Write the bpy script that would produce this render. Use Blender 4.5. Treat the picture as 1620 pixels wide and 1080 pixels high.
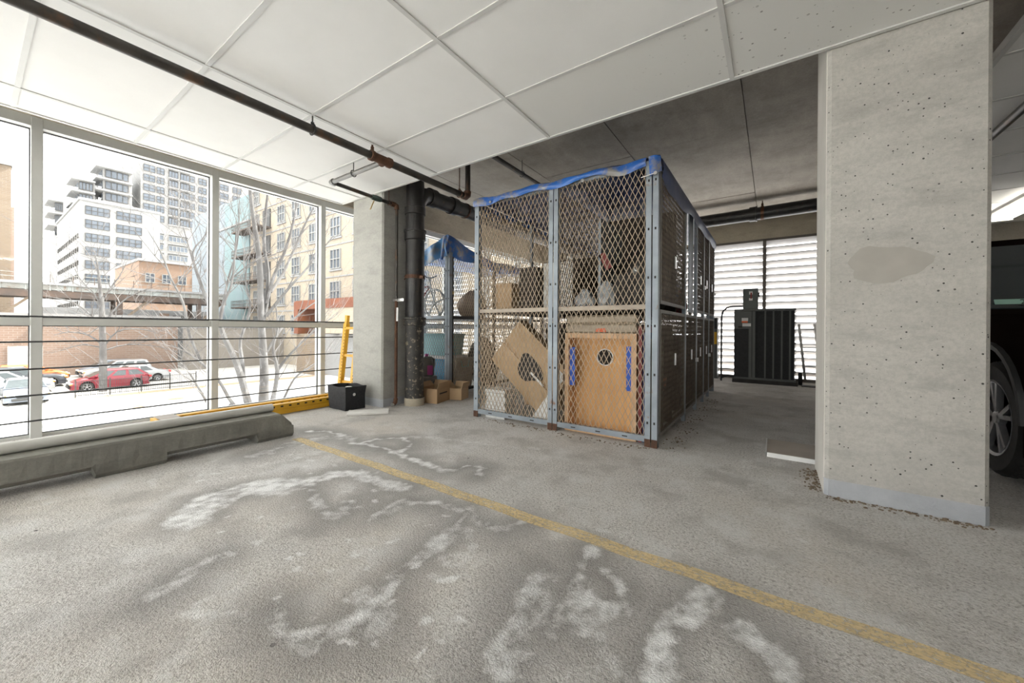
import bpy, bmesh, math, random
import numpy as np
from mathutils import Vector, Matrix
random.seed(7)
for o in list(bpy.data.objects): bpy.data.objects.remove(o, do_unlink=True)
S = bpy.context.scene
COL = S.collection
PI = math.pi
R = math.radians
# ------------------------------------------------------------------ camera
cam = bpy.data.cameras.new('camera'); camo = bpy.data.objects.new('camera', cam); COL.objects.link(camo)
cam.sensor_width = 36; cam.lens = 602.95/1620*36
cam.shift_x = (810-794.6)/1620; cam.shift_y = -(540-521.3)/1620
cam.clip_start = .02; cam.clip_end = 1000
YAW, PITCH, ROLL = .6164, -.0020, .0062
fw = Vector((-math.sin(YAW)*math.cos(PITCH), math.cos(YAW)*math.cos(PITCH), math.sin(PITCH)))
rt = Vector((math.cos(YAW), math.sin(YAW), 0)); up = rt.cross(fw)
r2 = rt*math.cos(ROLL)+up*math.sin(ROLL); u2 = -rt*math.sin(ROLL)+up*math.cos(ROLL)
mw = Matrix((r2, u2, -fw)).transposed().to_4x4(); mw.translation = (0, 0, .872)
camo.matrix_world = mw
S.camera = camo
# ------------------------------------------------------------------ light and exposure
SKY = 2.3
LAMP = 9.0
wd = bpy.data.worlds.new('overcast_sky'); S.world = wd; wd.use_nodes = True
bg = wd.node_tree.nodes['Background']; bg.inputs[0].default_value = (1, .992, .985, 1); bg.inputs[1].default_value = SKY
S.view_settings.view_transform = 'Standard'; S.view_settings.look = 'None'
S.view_settings.gamma = 1; S.view_settings.use_curve_mapping = False
S.view_settings.exposure = 1.33
sl = bpy.data.lights.new('sun', 'SUN'); sl.energy = 13; sl.angle = R(12); sl.color = (1, .96, .9)
so = bpy.data.objects.new('sun', sl); COL.objects.link(so); so.rotation_euler = Vector((-.12, -.62, -.78)).to_track_quat('-Z', 'Y').to_euler()
def portal(name, loc, rot, sx, sy):
    l = bpy.data.lights.new(name, 'AREA'); l.shape = 'RECTANGLE'; l.size = sx; l.size_y = sy; l.cycles.is_portal = True
    o = bpy.data.objects.new(name, l); COL.objects.link(o); o.location = loc; o.rotation_euler = rot
portal('window_portal', (-4.95, 2.2, 1.25), (0, -PI/2, 0), 2.5, 12)
portal('front_window_portal', (-1.9, -3.95, 1.25), (PI/2, 0, 0), 5.5, 2.5)  # serves the added window row behind the camera
portal('louver_portal', (-1, 8.45, 1.25), (-PI/2, 0, 0), 8, 2.5)
# ------------------------------------------------------------------ material helpers
def nd(nt, t, **k):
    n = nt.nodes.new(t)
    for a, b in k.items(): setattr(n, a, b)
    return n
def newmat(name):
    m = bpy.data.materials.new(name); m.use_nodes = True; nt = m.node_tree
    return m, nt, nt.nodes['Principled BSDF']
def c4(c): return (c[0], c[1], c[2], 1)
def noise(nt, co, scale, detail=4, rough=.55):
    n = nd(nt, 'ShaderNodeTexNoise'); n.inputs['Scale'].default_value = scale; n.inputs['Detail'].default_value = detail
    n.inputs['Roughness'].default_value = rough; nt.links.new(co, n.inputs['Vector']); return n.outputs['Fac']
def ramp(nt, fac, a, b, ca=(0, 0, 0), cb=(1, 1, 1)):
    n = nd(nt, 'ShaderNodeValToRGB'); e = n.color_ramp.elements
    e[0].position = a; e[1].position = b; e[0].color = c4(ca); e[1].color = c4(cb)
    nt.links.new(fac, n.inputs[0]); return n.outputs[0]
def mix(nt, fac, a, b, mode='MIX'):
    n = nd(nt, 'ShaderNodeMix', data_type='RGBA', blend_type=mode)
    for i, v in ((0, fac), (6, a), (7, b)):
        if hasattr(v, 'links'): nt.links.new(v, n.inputs[i])
        elif i == 0: n.inputs[0].default_value = v
        else: n.inputs[i].default_value = c4(v)
    return n.outputs[2]
def mth(nt, op, a, b=None, c=None):
    n = nd(nt, 'ShaderNodeMath', operation=op)
    for i, v in enumerate((a, b, c)):
        if v is None: continue
        if hasattr(v, 'links'): nt.links.new(v, n.inputs[i])
        else: n.inputs[i].default_value = v
    return n.outputs[0]
def coords(nt, sc=(1, 1, 1), kind='Object'):
    t = nd(nt, 'ShaderNodeTexCoord'); m = nd(nt, 'ShaderNodeMapping'); m.inputs['Scale'].default_value = sc
    nt.links.new(t.outputs[kind], m.inputs[0]); return m.outputs[0]
def bump(nt, bs, h, strength=.3, dist=.01):
    n = nd(nt, 'ShaderNodeBump'); n.inputs['Strength'].default_value = strength; n.inputs['Distance'].default_value = dist
    nt.links.new(h, n.inputs['Height']); nt.links.new(n.outputs[0], bs.inputs['Normal'])
def pm(name, c1, c2=None, scale=6, rough=.6, metal=0, bmp=0, bscale=60, sc=(1, 1, 1), a=.35, b=.65, c3=None, s3=14, a3=.6, b3=.7, spec=None, coat=0):
    m, nt, bs = newmat(name); co = coords(nt, sc)
    if c2 is None: c2 = tuple(x*.8 for x in c1)
    col = mix(nt, ramp(nt, noise(nt, co, scale), a, b), c1, c2)
    if c3 is not None: col = mix(nt, ramp(nt, noise(nt, co, s3, 5, .65), a3, b3), col, c3)
    nt.links.new(col, bs.inputs['Base Color'])
    bs.inputs['Roughness'].default_value = rough; bs.inputs['Metallic'].default_value = metal
    if spec is not None: bs.inputs['Specular IOR Level'].default_value = spec
    if coat: bs.inputs['Coat Weight'].default_value = coat
    if bmp: bump(nt, bs, noise(nt, co, bscale, 3), bmp, .006)
    return m
def emit(name, c, s):
    m, nt, bs = newmat(name); bs.inputs['Emission Color'].default_value = c4(c); bs.inputs['Emission Strength'].default_value = s
    bs.inputs['Base Color'].default_value = c4(c)
    n = noise(nt, coords(nt), 3); nt.links.new(mix(nt, ramp(nt, n, 0, 1), c, tuple(x*.98 for x in c)), bs.inputs['Base Color'])
    return m
def glassmat(name, tint=(1, 1, 1), refl=.5):
    m = bpy.data.materials.new(name); m.use_nodes = True; nt = m.node_tree; nt.nodes.remove(nt.nodes['Principled BSDF'])
    out = nt.nodes['Material Output']
    t = nd(nt, 'ShaderNodeBsdfTransparent'); g = nd(nt, 'ShaderNodeBsdfGlossy'); g.inputs['Roughness'].default_value = .02
    nt.links.new(mix(nt, ramp(nt, noise(nt, coords(nt), 2.5), .3, .7), tint, tuple(x*.985 for x in tint)), t.inputs[0])
    f = nd(nt, 'ShaderNodeFresnel'); f.inputs[0].default_value = 1.45
    mx = nd(nt, 'ShaderNodeMixShader'); nt.links.new(mth(nt, 'MULTIPLY', f.outputs[0], refl), mx.inputs[0])
    nt.links.new(t.outputs[0], mx.inputs[1]); nt.links.new(g.outputs[0], mx.inputs[2]); nt.links.new(mx.outputs[0], out.inputs[0])
    return m
def concrete(name, c1, c2, pits=.0, rough=.85, streak=(1, 1, 5), pit_scale=28):
    m, nt, bs = newmat(name); co = coords(nt)
    base = mix(nt, ramp(nt, noise(nt, co, 1.7, 6, .6), .3, .7), c1, c2)
    st = noise(nt, coords(nt, streak), 2.2, 7, .65)
    base = mix(nt, mth(nt, 'MULTIPLY', ramp(nt, st, .48, .72), .32), base, tuple(min(1, x*1.25) for x in c1))
    dk = ramp(nt, noise(nt, coords(nt, (1, 1, 2.5)), 3.2, 8, .75), .5, .7)
    base = mix(nt, mth(nt, 'MULTIPLY', dk, .5), base, tuple(x*.6 for x in c2))
    base = mix(nt, mth(nt, 'MULTIPLY', ramp(nt, noise(nt, co, 70, 4, .75), .4, .66), .35), base, tuple(x*.66 for x in c2))
    hgt = noise(nt, co, 45, 4, .6)
    if pits:
        v = nd(nt, 'ShaderNodeTexVoronoi'); v.inputs['Scale'].default_value = pit_scale; nt.links.new(co, v.inputs['Vector'])
        g = ramp(nt, noise(nt, co, 7, 2), .34, .46)
        wv = nd(nt, 'ShaderNodeSeparateColor'); nt.links.new(v.outputs['Color'], wv.inputs[0])
        rad = mth(nt, 'MULTIPLY', mth(nt, 'POWER', wv.outputs[0], 4), .17*pits)
        pit = mth(nt, 'MULTIPLY', mth(nt, 'LESS_THAN', v.outputs['Distance'], rad), g)
        base = mix(nt, pit, base, tuple(x*.13 for x in c2))
        hgt = mth(nt, 'SUBTRACT', hgt, mth(nt, 'MULTIPLY', pit, 2))
    nt.links.new(base, bs.inputs['Base Color']); bs.inputs['Roughness'].default_value = rough
    bump(nt, bs, hgt, .35, .004)
    return m
M = {}
M['col'] = concrete('cast_concrete', (.52, .495, .455), (.42, .40, .365), pits=1.55, pit_scale=58)
M['col2'] = concrete('pale_cast_concrete', (.44, .43, .39), (.35, .34, .31), pits=.5)
M['slab'] = concrete('soffit_concrete', (.42, .375, .32), (.27, .24, .20), pits=.5, streak=(4, .8, 1))
M['beam'] = concrete('beam_concrete', (.50, .44, .34), (.38, .33, .25), pits=.4, streak=(1, 1, 4))
M['stop'] = concrete('wheel_stop_concrete', (.25, .24, .205), (.18, .172, .15), pits=.3, streak=(1, 4, .6))
M['bandpaint'] = pm('grey_base_paint', (.42, .43, .45), (.36, .37, .39), 9, .7, bmp=.5, bscale=90)
M['ctile'] = pm('ceiling_tile', (.86, .85, .83), (.83, .82, .80), 3, .9, bmp=.08, bscale=150)
def tile_fissured():
    m, nt, bs = newmat('pitted_ceiling_tile'); co = coords(nt, kind='Generated')
    co = coords(nt); v = nd(nt, 'ShaderNodeTexVoronoi'); v.inputs['Scale'].default_value = 42; nt.links.new(co, v.inputs['Vector'])
    wv = nd(nt, 'ShaderNodeSeparateColor'); nt.links.new(v.outputs['Color'], wv.inputs[0])
    pit = mth(nt, 'LESS_THAN', v.outputs['Distance'], mth(nt, 'MULTIPLY', mth(nt, 'POWER', wv.outputs[1], 3), .3))
    sp = nd(nt, 'ShaderNodeSeparateXYZ'); nt.links.new(co, sp.inputs[0])
    g = nd(nt, 'ShaderNodeMapRange'); g.inputs[1].default_value = -.9; g.inputs[2].default_value = .15; nt.links.new(sp.outputs[0], g.inputs[0])
    n = ramp(nt, noise(nt, co, 5, 3), .25, .6)
    pit = mth(nt, 'MULTIPLY', mth(nt, 'MULTIPLY', pit, n), g.outputs[0])
    nt.links.new(mix(nt, pit, (.76, .75, .72), (.2, .19, .17)), bs.inputs['Base Color']); bs.inputs['Roughness'].default_value = .9
    return m
M['ctile2'] = tile_fissured()
M['tbar'] = pm('white_tee_bar', (.64, .63, .61), (.6, .59, .57), 4, .5)
M['frame'] = pm('window_frame_paint', (.64, .64, .61), (.58, .58, .555), 3, .5, bmp=.05)
M['glass'] = glassmat('window_glass', (.97, .985, .98), .5)
M['cable'] = pm('dark_cable', (.03, .03, .03), (.05, .05, .05), 30, .5, .4)
M['gasket'] = pm('black_gasket', (.03, .03, .035), (.05, .05, .05), 20, .7)
M['galv'] = pm('galvanised_steel', (.30, .33, .36), (.22, .245, .27), 5, .5, .35, c3=(.22, .10, .045), s3=7, a3=.62, b3=.72, bmp=.1)
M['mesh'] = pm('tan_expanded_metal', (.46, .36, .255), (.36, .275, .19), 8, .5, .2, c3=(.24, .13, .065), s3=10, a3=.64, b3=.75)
M['meshdark'] = pm('dark_rusted_expanded_metal', (.15, .115, .082), (.10, .078, .058), 8, .6, .2)  # same mesh as the front, darkened to paint in shade on unlit panels
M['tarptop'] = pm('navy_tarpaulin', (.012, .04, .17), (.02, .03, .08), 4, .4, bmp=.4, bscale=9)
M['rail'] = pm('beige_rail_paint', (.45, .38, .30), (.36, .30, .24), 6, .6, c3=(.2, .09, .04), s3=9, a3=.62, b3=.7)
M['slot'] = pm('dark_slot', (.02, .017, .015), (.03, .025, .02), 9, .9)
def tarpmat():
    m, nt, bs = newmat('blue_tarpaulin'); co = coords(nt)
    c = mix(nt, ramp(nt, noise(nt, co, 2.3, 4), .3, .7), (.03, .15, .50), (.02, .09, .33))
    c = mix(nt, ramp(nt, noise(nt, co, 5.2, 5, .7), .49, .6), c, (.22, .205, .19))
    nt.links.new(c, bs.inputs['Base Color']); bs.inputs['Roughness'].default_value = .33
    bs.inputs['Specular IOR Level'].default_value = .6
    bump(nt, bs, noise(nt, co, 9, 4, .6), .5, .02)
    return m
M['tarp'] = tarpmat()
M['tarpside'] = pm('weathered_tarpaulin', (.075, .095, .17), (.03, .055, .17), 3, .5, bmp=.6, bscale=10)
M['iron'] = pm('cast_iron', (.022, .021, .021), (.04, .037, .035), 9, .42, .2, c3=(.11, .06, .035), s3=12, a3=.62, b3=.76, bmp=.3, bscale=70)
M['ironold'] = pm('peeling_cast_iron', (.03, .028, .026), (.05, .045, .04), 8, .6, .1, c3=(.25, .21, .15), s3=22, a3=.56, b3=.64, bmp=.4)
M['rust'] = pm('rusty_steel', (.13, .06, .032), (.075, .036, .022), 14, .8, .2, bmp=.4)
M['steelpipe'] = pm('dark_steel_pipe', (.045, .040, .036), (.075, .066, .058), 8, .45, .4, c3=(.14, .075, .04), s3=5, a3=.55, b3=.72)
M['greypipe'] = pm('grey_steel_pipe', (.15, .145, .135), (.2, .19, .18), 9, .4, .5)
M['chrome'] = pm('bright_zinc', (.55, .54, .52), (.42, .41, .4), 12, .3, .8)
M['brass'] = pm('brass', (.45, .3, .08), (.35, .22, .06), 8, .35, .8)
M['yellow'] = pm('yellow_rack_paint', (.72, .40, .02), (.62, .33, .02), 5, .45, c3=(.25, .13, .02), s3=11, a3=.68, b3=.78, bmp=.08)
M['ply'] = pm('plywood', (.74, .42, .17), (.62, .33, .12), 2.2, .6, sc=(6, 6, .8), c3=(.36, .17, .06), s3=4, a3=.66, b3=.8)
M['stud'] = pm('pine_stud', (.70, .46, .27), (.58, .35, .19), 4, .6, sc=(6, 6, 1))
M['card'] = pm('cardboard', (.46, .31, .18), (.40, .265, .15), 3, .85, bmp=.1)
M['card2'] = pm('pale_cardboard', (.52, .36, .215), (.44, .30, .17), 3, .85)
M['wrap'] = pm('taped_brown_bundle', (.40, .33, .24), (.30, .24, .17), 6, .4, sc=(1, 1, 4), bmp=.5, bscale=14)
M['blackink'] = pm('black_print', (.025, .023, .02), (.035, .03, .027), 8, .7)
M['white'] = pm('white_paint', (.75, .74, .72), (.68, .67, .65), 6, .55)
M['paperwhite'] = pm('white_stack', (.72, .71, .69), (.6, .59, .57), 20, .7, bmp=.5, bscale=30)
M['bluetape'] = pm('blue_tape', (.02, .10, .55), (.015, .08, .45), 6, .5)
M['orange'] = pm('orange_sticker', (.8, .16, .05), (.7, .13, .04), 6, .5)
M['fabric'] = pm('black_fabric', (.018, .018, .02), (.03, .03, .032), 40, .85, bmp=.3, bscale=250)
M['boardface'] = pm('dusty_white_board', (.80, .78, .74), (.68, .66, .62), 5, .7)
M['dark'] = pm('dark_clutter', (.03, .027, .024), (.05, .045, .04), 5, .8)
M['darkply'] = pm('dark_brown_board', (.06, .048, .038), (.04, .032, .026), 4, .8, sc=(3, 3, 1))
M['ac'] = pm('dark_green_grey_enamel', (.095, .098, .088), (.08, .083, .075), 5, .45)
M['acdark'] = pm('condenser_coil', (.012, .012, .012), (.02, .02, .02), 30, .6, bmp=.4, bscale=160)
M['acbox'] = pm('grey_switch_box', (.10, .115, .105), (.085, .10, .09), 6, .5)
M['alu'] = pm('louver_aluminium', (.42, .41, .40), (.36, .35, .34), 4, .5, .1)
M['post'] = pm('louver_post', (.16, .14, .12), (.12, .105, .09), 4, .6)
M['plastic'] = pm('clear_plastic_bag', (.55, .57, .58), (.36, .37, .38), 16, .2, bmp=.9, bscale=22)
M['red'] = pm('dark_red_paint', (.24, .03, .025), (.18, .022, .02), 5, .5)
M['olive'] = pm('olive_board', (.13, .12, .06), (.1, .09, .05), 5, .7)
M['navy'] = pm('navy_board', (.02, .035, .12), (.015, .025, .09), 5, .6)
M['terracotta'] = pm('orange_terracotta', (.45, .14, .06), (.36, .11, .045), 6, .7)
M['teal'] = pm('teal_plastic', (.22, .47, .50), (.18, .40, .43), 5, .4)
M['bluebin'] = pm('blue_plastic', (.05, .28, .48), (.04, .23, .41), 5, .4)
M['greyplastic'] = pm('grey_plastic', (.24, .235, .23), (.2, .195, .19), 8, .5)
M['pink'] = pm('magenta_label', (.55, .1, .35), (.45, .08, .29), 6, .5)
M['tote'] = pm('patterned_tote', (.45, .42, .37), (.36, .33, .29), 26, .8, c3=(.5, .33, .05), s3=18, a3=.64, b3=.68)
M['tyre'] = pm('tyre_rubber', (.016, .015, .014), (.025, .023, .021), 30, .8, bmp=.2)
M['rim'] = pm('alloy_rim', (.42, .42, .43), (.35, .35, .36), 6, .3, .7)
M['cglass'] = pm('car_glass', (.02, .028, .03), (.03, .04, .042), 2, .06, spec=.8)
M['cabin'] = pm('car_black_trim', (.02, .02, .02), (.03, .03, .03), 9, .6)
M['headlamp'] = pm('headlamp_glass', (.7, .7, .68), (.6, .6, .58), 6, .15)
M['amber'] = pm('amber_lens', (.8, .3, .03), (.7, .25, .02), 6, .3)
M['taillamp'] = pm('tail_lamp', (.5, .02, .02), (.4, .015, .015), 6, .25)
M['plateink'] = pm('green_sticker', (.35, .55, .46), (.3, .5, .41), 9, .5)
# ------------------------------------------------------------------ mesh helpers
class MB:
    def __init__(s): s.v = []; s.f = []; s.mi = []; s.cur = 0
    def add(s, vs, fs):
        n = len(s.v); s.v += [tuple(p) for p in vs]
        for f in fs: s.f.append(tuple(i+n for i in f)); s.mi.append(s.cur)
        return s
    def mat(s, i): s.cur = i; return s
    def box(s, x0, x1, y0, y1, z0, z1, M_=None):
        vs = [(x, y, z) for z in (z0, z1) for x, y in ((x0, y0), (x1, y0), (x1, y1), (x0, y1))]
        if M_ is not None: vs = [M_ @ Vector(p) for p in vs]
        return s.add(vs, [(3, 2, 1, 0), (4, 5, 6, 7), (0, 1, 5, 4), (1, 2, 6, 5), (2, 3, 7, 6), (3, 0, 4, 7)])
    def bar(s, a, b, w, t, up=(0, 0, 1)):
        a = Vector(a); b = Vector(b); d = (b-a); L = d.length; d.normalize(); U = Vector(up)
        sd = d.cross(U)
        if sd.length < 1e-4: sd = d.cross(Vector((1, 0, 0)))
        sd.normalize(); U = sd.cross(d)
        vs = [p+sd*i*w/2+U*j*t/2 for p in (a, b) for i, j in ((-1, -1), (1, -1), (1, 1), (-1, 1))]
        return s.add(vs, [(3, 2, 1, 0), (4, 5, 6, 7), (0, 1, 5, 4), (1, 2, 6, 5), (2, 3, 7, 6), (3, 0, 4, 7)])
    def tube(s, pts, r, n=10, caps=True):
        pts = [Vector(p) for p in pts]; k = len(pts)
        rs = r if isinstance(r, (list, tuple)) else [r]*k
        base = len(s.v); nrm = None
        for i, p in enumerate(pts):
            d = (pts[min(i+1, k-1)]-pts[max(i-1, 0)]); d.normalize()
            if nrm is None:
                nrm = d.orthogonal().normalized()
            else:
                nrm = (nrm-d*nrm.dot(d)); nrm.normalize()
            bn = d.cross(nrm)
            for j in range(n):
                a = 2*PI*j/n; s.v.append(tuple(p+(nrm*math.cos(a)+bn*math.sin(a))*rs[i]))
        for i in range(k-1):
            for j in range(n):
                a = base+i*n+j; b = base+i*n+(j+1) % n
                s.f.append((a, b, b+n, a+n)); s.mi.append(s.cur)
        if caps:
            s.f.append(tuple(base+j for j in range(n-1, -1, -1))); s.mi.append(s.cur)
            s.f.append(tuple(base+(k-1)*n+j for j in range(n))); s.mi.append(s.cur)
        return s
    def lathe(s, prof, c=(0, 0, 0), axis='z', n=24):
        base = len(s.v); k = len(prof); c = Vector(c)
        for r, h in prof:
            for j in range(n):
                a = 2*PI*j/n; x, y = r*math.cos(a), r*math.sin(a)
                p = (x, y, h) if axis == 'z' else ((h, x, y) if axis == 'x' else (y, h, x))
                s.v.append(tuple(c+Vector(p)))
        for i in range(k-1):
            for j in range(n):
                a = base+i*n+j; b = base+i*n+(j+1) % n
                s.f.append((a, b, b+n, a+n)); s.mi.append(s.cur)
        s.f.append(tuple(base+j for j in range(n-1, -1, -1))); s.mi.append(s.cur)
        s.f.append(tuple(base+(k-1)*n+j for j in range(n))); s.mi.append(s.cur)
        return s
    def prism(s, poly, a, b, axis='y', inset=None):
        # poly: 2D points; extruded from a to b along axis
        def P(p, t):
            return (p[0], t, p[1]) if axis == 'y' else ((t, p[0], p[1]) if axis == 'x' else (p[0], p[1], t))
        n = len(poly)
        vs = [P(p, a) for p in poly]+[P(p, b) for p in poly]
        fs = [tuple(range(n-1, -1, -1)), tuple(range(n, 2*n))]+[(i, (i+1) % n, n+(i+1) % n, n+i) for i in range(n)]
        return s.add(vs, fs)
    def grid(s, fn, nu, nv):
        vs = [fn(i/nu, j/nv) for j in range(nv+1) for i in range(nu+1)]
        fs = [(j*(nu+1)+i, j*(nu+1)+i+1, (j+1)*(nu+1)+i+1, (j+1)*(nu+1)+i) for j in range(nv) for i in range(nu)]
        return s.add(vs, fs)
    def mesh(s, name, mats, smooth=False, bevel=0):
        me = bpy.data.meshes.new(name); me.from_pydata(s.v, [], s.f)
        for m in (mats if isinstance(mats, (list, tuple)) else [mats]): me.materials.append(m)
        if any(s.mi): me.polygons.foreach_set('material_index', s.mi)
        bm = bmesh.new(); bm.from_mesh(me); bmesh.ops.recalc_face_normals(bm, faces=bm.faces)
        if bevel:
            bmesh.ops.bevel(bm, geom=list(bm.edges), offset=bevel, segments=1, affect='EDGES', clamp_overlap=True)
        bm.to_mesh(me); bm.free()
        if smooth:
            me.polygons.foreach_set('use_smooth', [True]*len(me.polygons)); me.update()
            try: me.set_sharp_from_angle(angle=R(40))
            except Exception: pass
        me.update(); return me
    def obj(s, name, mats, parent=None, smooth=False, bevel=0, loc=None):
        o = bpy.data.objects.new(name, s.mesh(name, mats, smooth, bevel)); COL.objects.link(o)
        if parent is not None: o.parent = parent
        if loc is not None: o.location = loc
        return o
def inst(src, name, parent=None, loc=(0, 0, 0), rot=None, scale=None):
    o = src.copy(); o.name = name; COL.objects.link(o); o.parent = parent; o.location = loc
    if rot is not None: o.rotation_euler = rot
    if scale is not None: o.scale = scale
    return o
def tag(o, label=None, cat=None, group=None, kind=None):
    if label: o['label'] = label
    if cat: o['category'] = cat
    if group: o['group'] = group
    if kind: o['kind'] = kind
    return o
def thing(name, label, cat, loc=(0, 0, 0), rz=0, group=None, kind=None):
    o = bpy.data.objects.new(name, None); COL.objects.link(o); o.location = loc; o.rotation_euler = (0, 0, rz)
    o.empty_display_size = .1
    return tag(o, label, cat, group, kind)
def dup(root, loc, rz=None, label=None):
    r = root.copy(); COL.objects.link(r); r.location = loc
    if rz is not None: r.rotation_euler = (0, 0, rz)
    if label: r['label'] = label
    for ch in list(root.children):
        c = ch.copy(); COL.objects.link(c); c.parent = r
        for g in list(ch.children):
            d = g.copy(); COL.objects.link(d); d.parent = c
    return r
def rotm(axis, deg, c):
    c = Vector(c); return Matrix.Translation(c) @ Matrix.Rotation(R(deg), 4, axis) @ Matrix.Translation(-c)
STAINS=[
(0.085, 1.0, [(-2.17, 0.57), (-2.24, 0.69), (-2.23, 0.82), (-2.21, 0.97), (-2.13, 1.1)]),
(0.07, 1.0, [(-2.29, 0.65), (-2.36, 0.78), (-2.3, 0.97), (-2.15, 1.18)]),
(0.05, 1.0, [(-2.13, 1.1), (-2.13, 1.25), (-2.07, 1.37)]),
(0.03, 0.6, [(-2.1, 1.12), (-1.89, 1.03), (-1.68, 0.98), (-1.64, 1.03), (-1.72, 1.11)]),
(0.045, 0.8, [(-2.07, 1.37), (-1.79, 1.35), (-1.64, 1.4)]),
(0.03, 0.7, [(-1.5, 1.13), (-1.51, 1.29), (-1.36, 1.36), (-1.2, 1.39), (-1.12, 1.25), (-1.1, 1.1), (-1.08, 0.92), (-1.04, 0.79), (-1.01, 0.69), (-1.03, 0.61), (-1.08, 0.54)]),
(0.06, 0.55, [(-2.86, 1.13), (-2.94, 1.46), (-2.86, 1.73), (-2.66, 1.76)]),
(0.05, 0.5, [(-2.62, 1.11), (-2.62, 1.3), (-2.57, 1.5)]),
(0.016, 0.9, [(-2.51, 1.74), (-2.52, 1.89), (-2.39, 2.03), (-2.24, 1.97), (-2.14, 1.82), (-2.21, 1.77)]),
(0.02, 0.9, [(-3.17, 1.68), (-3.05, 1.78), (-2.82, 1.76)]),
(0.02, 0.9, [(-2.59, 1.72), (-2.21, 1.77), (-1.91, 1.73), (-1.64, 1.69)]),
(0.014, 0.8, [(-1.64, 1.69), (-1.57, 1.84), (-1.46, 1.87), (-1.42, 1.77)]),
(0.035, 0.6, [(-1.71, 0.57), (-1.69, 0.48), (-1.65, 0.4), (-1.63, 0.35)]),
(0.03, 0.6, [(-1.25, 0.57), (-1.12, 0.54), (-1.01, 0.54), (-1.0, 0.67), (-0.99, 0.74)]),
(0.025, 0.5, [(-1.46, 0.37), (-1.46, 0.4), (-1.34, 0.44), (-1.25, 0.49)]),
(0.035, 0.8, [(-0.57, 1.44), (-0.56, 1.28), (-0.55, 1.19), (-0.47, 1.15), (-0.4, 1.18), (-0.42, 1.28), (-0.5, 1.32)]),
(0.04, 0.7, [(-0.66, 1.2), (-0.67, 1.1), (-0.62, 1.0), (-0.6, 0.92), (-0.55, 0.78)]),
(0.03, 0.6, [(-0.55, 1.19), (-0.54, 1.06), (-0.53, 0.97)]),
(0.03, 0.6, [(-0.47, 1.15), (-0.48, 1.07), (-0.47, 1.03)]),
(0.035, 1.0, [(-0.15, 1.43), (-0.21, 1.36), (-0.22, 1.29), (-0.24, 1.22), (-0.25, 1.14), (-0.25, 1.06), (-0.24, 0.98)]),
(0.04, 0.9, [(-0.08, 1.32), (-0.03, 1.3), (0.01, 1.26), (0.03, 1.19)]),
(0.03, 0.5, [(-0.4, 1.03), (-0.32, 0.99), (-0.28, 0.96)]),
(0.016, 0.5, [(-0.7, 1.69), (-0.64, 1.61), (-0.58, 1.6), (-0.5, 1.61), (-0.47, 1.7)]),
(0.03, 0.6, [(-1.21, 1.4), (-1.07, 1.35), (-0.94, 1.36), (-0.91, 1.46)]),
(0.03, 0.5, [(-1.09, 1.27), (-0.96, 1.16), (-1.0, 1.03)]),
(0.05, 0.5, [(-1.07, 0.78), (-0.99, 0.74), (-0.95, 0.69)]),
(0.03, 0.45, [(-2.42, 2.06), (-1.82, 2.29), (-1.38, 2.39)]),
(0.02, 0.4, [(-2.86, 0.51), (-2.87, 0.62), (-2.74, 0.58)]),
(0.05, 0.35, [(-3.05, 0.1), (-3.0, 0.18), (-2.83, 0.22)]),
(0.06, 0.35, [(-0.08, 3.57), (-0.15, 2.6), (0.0, 2.32), (0.09, 2.03)]),
]
def fbm2(x, y, seed, base=1.0, octv=5):
    rg = np.random.RandomState(seed); out = np.zeros_like(x); amp = 1.; tot = 0
    for o in range(octv):
        f = base*2**o
        for k in range(4):
            a = rg.uniform(0, 2*PI); p = rg.uniform(0, 2*PI)
            out += amp*np.sin((x*np.cos(a)+y*np.sin(a))*f*rg.uniform(.7, 1.4)*2*PI+p)/4
        tot += amp; amp *= .55
    return out/tot*1.6
def stain_field(x, y):
    wx = x+.03*fbm2(x, y, 1, 1.6)+.03*fbm2(x, y, 3, 6, 6); wy = y+.03*fbm2(x, y, 2, 1.6)+.03*fbm2(x, y, 4, 6, 6)
    f = np.zeros_like(x); n = fbm2(x, y, 5, 3.0); n2 = fbm2(x, y, 9, 12.0, 4)
    for r, a, pts in STAINS:
        d = np.full_like(x, 9.)
        for (x1, y1), (x2, y2) in zip(pts[:-1], pts[1:]):
            dx, dy = x2-x1, y2-y1; t = np.clip(((wx-x1)*dx+(wy-y1)*dy)/(dx*dx+dy*dy+1e-9), 0, 1)
            d = np.minimum(d, np.hypot(wx-x1-t*dx, wy-y1-t*dy))
        rr = r*.5*(1+.8*n)+.004
        f = np.maximum(f, a*np.clip(1.35-.5*d/np.maximum(rr, .006), 0, 1)*np.clip(.72+.5*n2+.3*n, 0, 1))
    rg = np.random.RandomState(11)
    for k in range(150):
        if k < 95: cx, cy = rg.uniform(-3.0, -1.2), rg.uniform(.6, 1.5)
        elif k < 120: cx, cy = rg.uniform(-1.5, -.4), rg.uniform(.55, 1.1)
        else: cx, cy = rg.uniform(-1.2, .3), rg.uniform(.6, 1.0)
        rr = rg.uniform(.006, .02)*(1+.3*rg.rand()); f = np.maximum(f, rg.uniform(.3, .75)*np.clip(1.5-np.hypot(wx-cx, wy-cy)/rr, 0, 1))
    return f
def wet_field(x, y):
    f = np.zeros_like(x); n = fbm2(x, y, 21, 2.0)
    for r, a, pts in STAINS[:25]:
        if a < .55: continue
        d = np.full_like(x, 9.)
        for (x1, y1), (x2, y2) in zip(pts[:-1], pts[1:]):
            dx, dy = x2-x1, y2-y1; t = np.clip(((x-x1)*dx+(y-y1)*dy)/(dx*dx+dy*dy+1e-9), 0, 1)
            d = np.minimum(d, np.hypot(x-x1-t*dx, y-y1-t*dy))
        f = np.maximum(f, np.clip(1-d/(.2*(1+.5*n)), 0, 1))
    return f
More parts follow.
